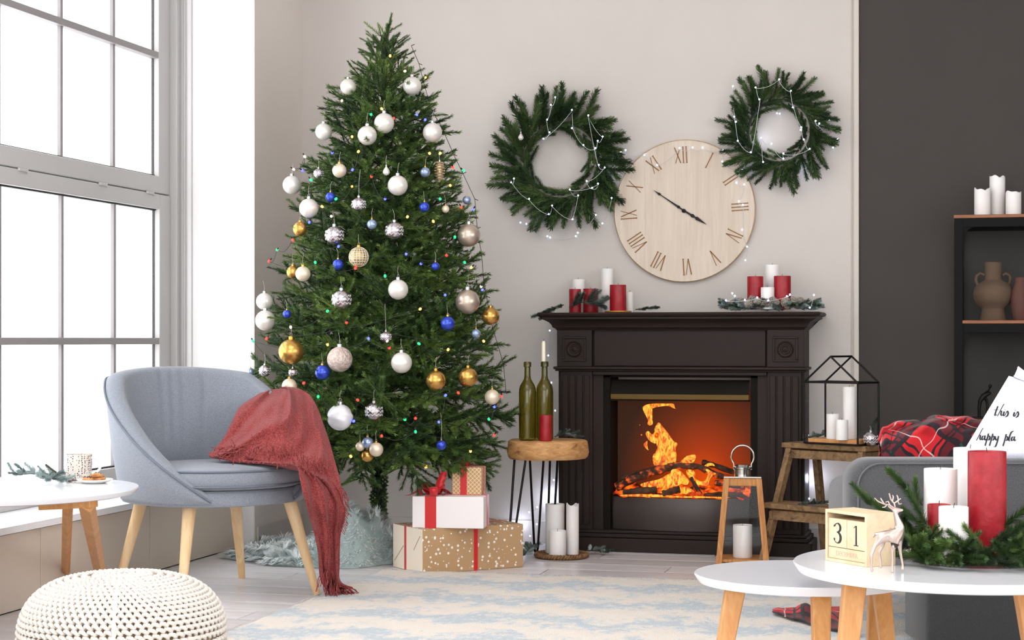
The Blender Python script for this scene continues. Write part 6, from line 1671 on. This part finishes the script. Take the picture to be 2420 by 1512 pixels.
def plaid(name):
    m = bpy.data.materials.new(name); m.use_nodes = True; N, L = nt(m); b = N['Principled BSDF']; b.inputs['Roughness'].default_value = .9; b.inputs['Sheen Weight'].default_value = .15
    tc = N.new('ShaderNodeTexCoord'); sx_ = N.new('ShaderNodeSeparateXYZ'); L.new(tc.outputs['UV'], sx_.inputs[0])
    def ramp(ax):
        f_ = N.new('ShaderNodeMath'); f_.operation = 'FRACT'; L.new(sx_.outputs[ax], f_.inputs[0])
        r = N.new('ShaderNodeValToRGB'); r.color_ramp.interpolation = 'CONSTANT'; e = r.color_ramp.elements; L.new(f_.outputs[0], r.inputs[0])
        red = rgb(186, 14, 24); blk = rgb(26, 22, 24); drk = rgb(96, 14, 22); wh = rgb(226, 190, 186); gr_ = rgb(30, 70, 56)
        e[0].position = 0; e[0].color = red; e[1].position = .34; e[1].color = blk
        for p_, c_ in ((.39, red), (.47, blk), (.53, drk), (.68, gr_), (.73, blk), (.80, red)): q = e.new(p_); q.color = c_
        return r
    a, c_ = ramp(0), ramp(1); mx_ = N.new('ShaderNodeMix'); mx_.data_type = 'RGBA'; mx_.blend_type = 'DARKEN'; mx_.inputs[0].default_value = 1; L.new(a.outputs[0], mx_.inputs[6]); L.new(c_.outputs[0], mx_.inputs[7])
    ms_ = []
    for ax in (0, 1):
        f_ = N.new('ShaderNodeMath'); f_.operation = 'FRACT'; L.new(sx_.outputs[ax], f_.inputs[0]); cp = N.new('ShaderNodeMath'); cp.operation = 'COMPARE'; L.new(f_.outputs[0], cp.inputs[0]); cp.inputs[1].default_value = .2; cp.inputs[2].default_value = .011; ms_.append(cp)
    mm_ = N.new('ShaderNodeMath'); mm_.operation = 'MAXIMUM'; L.new(ms_[0].outputs[0], mm_.inputs[0]); L.new(ms_[1].outputs[0], mm_.inputs[1])
    mu_ = N.new('ShaderNodeMath'); mu_.operation = 'MULTIPLY'; mu_.inputs[1].default_value = .7; L.new(mm_.outputs[0], mu_.inputs[0])
    m2_ = N.new('ShaderNodeMix'); m2_.data_type = 'RGBA'; L.new(mu_.outputs[0], m2_.inputs[0]); L.new(mx_.outputs[2], m2_.inputs[6]); m2_.inputs[7].default_value = rgb(226, 190, 186)
    L.new(m2_.outputs[2], b.inputs['Base Color']); return m
M_plaid = plaid('red_tartan')
def cloth(name, fn, nu, nv, us, vs_, par, m, th_=.004, warp=False):
    mb = MB().grid(fn, nu, nv); o = mb.build(name, m, par, smooth=80); uv = o.data.uv_layers.new(name='uv')
    for p_ in o.data.polygons:
        for li in p_.loop_indices:
            vi = o.data.loops[li].vertex_index; i, j = divmod(vi, nv+1); 
            a_, b_ = i/nu*us, j/nv*vs_
            if warp: a_, b_ = a_*.75+b_*.6+.10*mnoise.noise(Vector((a_*3, b_*3, 0))), b_*.75-a_*.6+.10*mnoise.noise(Vector((a_*3, b_*3, 5)))
            uv.data[li].uv = (a_, b_)
    o.modifiers.new('s', 'SOLIDIFY').thickness = th_; return o
pb0 = P(2200, 1083, 5.72)
pb = thing('plaid_blanket', 'crumpled red and black tartan blanket heaped on the sofa beside the white cushion', 'blanket', pb0)
top_y = [(0, 1040), (.05, 1010), (.18, 998), (.35, 994), (.5, 984), (.65, 986), (.8, 988), (.9, 992), (1, 1020)]
def ty(u):
    for (a, c_), (b_, d_) in zip(top_y, top_y[1:]):
        if u <= b_: t = (u-a)/(b_-a); t = t*t*(3-2*t); return c_+(d_-c_)*t
    return top_y[-1][1]
def pbf(u, v):
    # v 0 back bottom .. .5 top .. 1 front bottom
    a = pi*v; x = 2078+262*u; yt = ty(u); yb = 1096
    h = sin(a)**.7; px = x+3*sin(9*v+7*u)+(8*(v-.5) if u < .1 else 0); yy = yb-(yb-yt)*h
    t = 5.76-.14*(-cos(a))*.9
    fold = .020*sin(13*v+9*u)+.012*sin(23*v-11*u+2)+.008*sin(31*u+9*v)
    fold += .022*(1-2*abs(mnoise.noise(Vector((u*4.5+v*3, v*5, 2)))))+.010*mnoise.noise(Vector((u*12, v*14, 2)))
    t -= fold*sin(a)*.9; yy += -4*mnoise.noise(Vector((u*7, v*6, 8)))*sin(a); yy += 5*sin(11*u+17*v)*(sin(a))*(1-h)*3
    return P(px, yy, t)-pb0
cloth('cloth', pbf, 150, 110, 2.4, 2.6, pb, M_plaid, warp=True)
fr_ = MB(); Z0 = Matrix.Identity(4)
pc0 = FLr(1905, 1445, .012)
pcl = thing('tartan_cloth', 'red and black tartan cloth dropped on the rug beneath the coffee tables', 'cloth', pc0)
def pcf(u, v):
    px = 1826+158*u; yb = 1447+16*u; w_ = (6+44*u**.8)
    pk = 20*exp(-((u-.48)/.14)**2)+8*exp(-((u-.85)/.12)**2)
    p = FLr(px, yb-w_/2+w_*v+6*u*v, .016); p.z += (pk/760)*sin(pi*min(1, v*1.1))**2*1.25+.005*sin(20*u)*sin(9*v)+.004; return p-pc0
cloth('cloth', pcf, 70, 30, 1.1, .7, pcl, M_plaid)

# ================================================================ things on the side table at the left
z_ = ZL
def on_side(px, py): return FLr(px, py, ZL)
mgp = on_side(186, 1131); mk = (mgp-Vector((0, 0, EYE))).dot(CAMF)/FOC
mug = thing('mug', 'white mug with small dark specks on the left side table', 'mug', mgp, 0)
mm = mat('speckled_ceramic', rgb(232, 224, 214), .35); N, L = nt(mm); b = N['Principled BSDF']; tc = N.new('ShaderNodeTexCoord'); vo = N.new('ShaderNodeTexVoronoi'); vo.inputs['Scale'].default_value = 150; vo.inputs['Randomness'].default_value = .5; L.new(tc.outputs['Object'], vo.inputs[0])
r = N.new('ShaderNodeValToRGB'); r.color_ramp.interpolation = 'CONSTANT'; L.new(vo.outputs['Distance'], r.inputs[0]); r.color_ramp.elements[0].color = rgb(84, 72, 62); r.color_ramp.elements[1].position = .34; r.color_ramp.elements[1].color = rgb(214, 205, 195); L.new(r.outputs[0], b.inputs['Base Color'])
mr, mh = 31*mk, 58*mk
MB().lathe([(0, 0), (mr*.82, 0), (mr*.9, .004), (mr*.97, .02), (mr, mh*.6), (mr*1.0, mh), (mr*.93, mh), (mr*.92, mh*.3), (0, .006)], 40).build('cup', mm, mug, smooth=50)
pts = [CAMR*(mr*.98)+UP*mh*.86+CAMR*(24*mk*.9*sin(a))*1.0+UP*(-18*mk*(1-cos(a))) for a in [pi*k/12 for k in range(13)]]
MB().tube(pts, 3.0*mk, 8).build('handle', mat('white_ceramic', rgb(240, 236, 230), .3), mug, smooth=60)
pp_ = on_side(224, 1141); pk_ = (pp_-Vector((0, 0, EYE))).dot(CAMF)/FOC
pla = thing('plate', 'small white plate with cookies at the right of the left side table', 'plate', pp_)
MB().lathe([(0, 0), (24*pk_, 0), (36*pk_, .006), (42*pk_, .011), (42*pk_, .0125), (35*pk_, .009), (23*pk_, .004), (0, .004)], 48).build('dish', mat('plate_ceramic', rgb(240, 238, 232), .2), pla, smooth=50)
M_cook = mat('cookie_dough', rgb(214, 160, 104), .85, c2=rgb(176, 112, 60), vs=60, bump=.6, bs=90); M_choc = mat('chocolate_chip', rgb(74, 40, 34), .5)
for i, (dx, dy, dz, rx_) in enumerate([(-.019, -.006, .0135, .08), (.017, .0, .0135, -.1), (.0, .014, .0150, .1), (.010, -.008, .024, .35)]):
    ck_ = thing('cookie', ['leftmost chocolate chip cookie on the white plate', 'right chocolate chip cookie on the white plate', 'rear chocolate chip cookie on the white plate', 'uppermost tilted cookie on the white plate'][i], 'cookie', pp_+Vector((dx*CT-dy*ST, dx*ST+dy*CT, dz)), 0, 'cookies on the white plate')
    ck_.rotation_euler = (rx_, rx_*.5, i)
    bd = MB().lathe([(0, -.005), (.017, -.005), (.0205, -.001), (.018, .003), (.010, .005), (0, .0055)], 24, f=lambda a, r_, z, k: (r_*(1+.05*sin(5*a+i)), z)).build('dough', M_cook, ck_, smooth=60)
    chm = MB()
    for k in range(7): a = k*2.4; rr_ = .013*sqrt((k+.5)/7); chm.ball((rr_*cos(a), rr_*sin(a), .0055), .0028, 7, 5)
    chm.build('chocolate_chips', M_choc, ck_, smooth=60)
sprig('frosted pale green fir sprig with a brown cut stem on the left side table', on_side(95, 1136), [on_side(145, 1134)+UP*.012, on_side(110, 1134)+UP*.018, on_side(70, 1130)+UP*.016, on_side(30, 1130)+UP*.012], FT, .5, seed=31, lift=1.1)
sprig('short frosted fir sprig crossing in front on the left side table', on_side(120, 1140), [on_side(100, 1134)+UP*.012, on_side(125, 1140)+UP*.012, on_side(155, 1141)+UP*.01], FT, .5, seed=33, lift=.5)
sb_ = MB().tube([P(108, 1098, 5.52)-on_side(110, 1136), P(132, 1116, 5.5)-on_side(110, 1136)], .0035, 7)
sx0 = thing('cut_twig', 'thin brown cut twig end rising from the frosted sprig', 'twig', on_side(110, 1136)); sb_.build('stick', M_twig, sx0, smooth=60)
sp = on_side(163, 1138); spn = thing('spoon', 'dark metal teaspoon lying in front of the mug on the side table', 'spoon', sp)
mb = MB(); mb.ball((0, 0, .003), .014, 14, 8, (1, .55, .2)); mb.tube([(.01, .0, .004), (.035, .012, .005), (.07, .03, .003)], [.003, .0018, .0024], 6); mb.build('spoon_body', mat('dark_steel', rgb(90, 84, 80), .25, .9), spn, smooth=60)
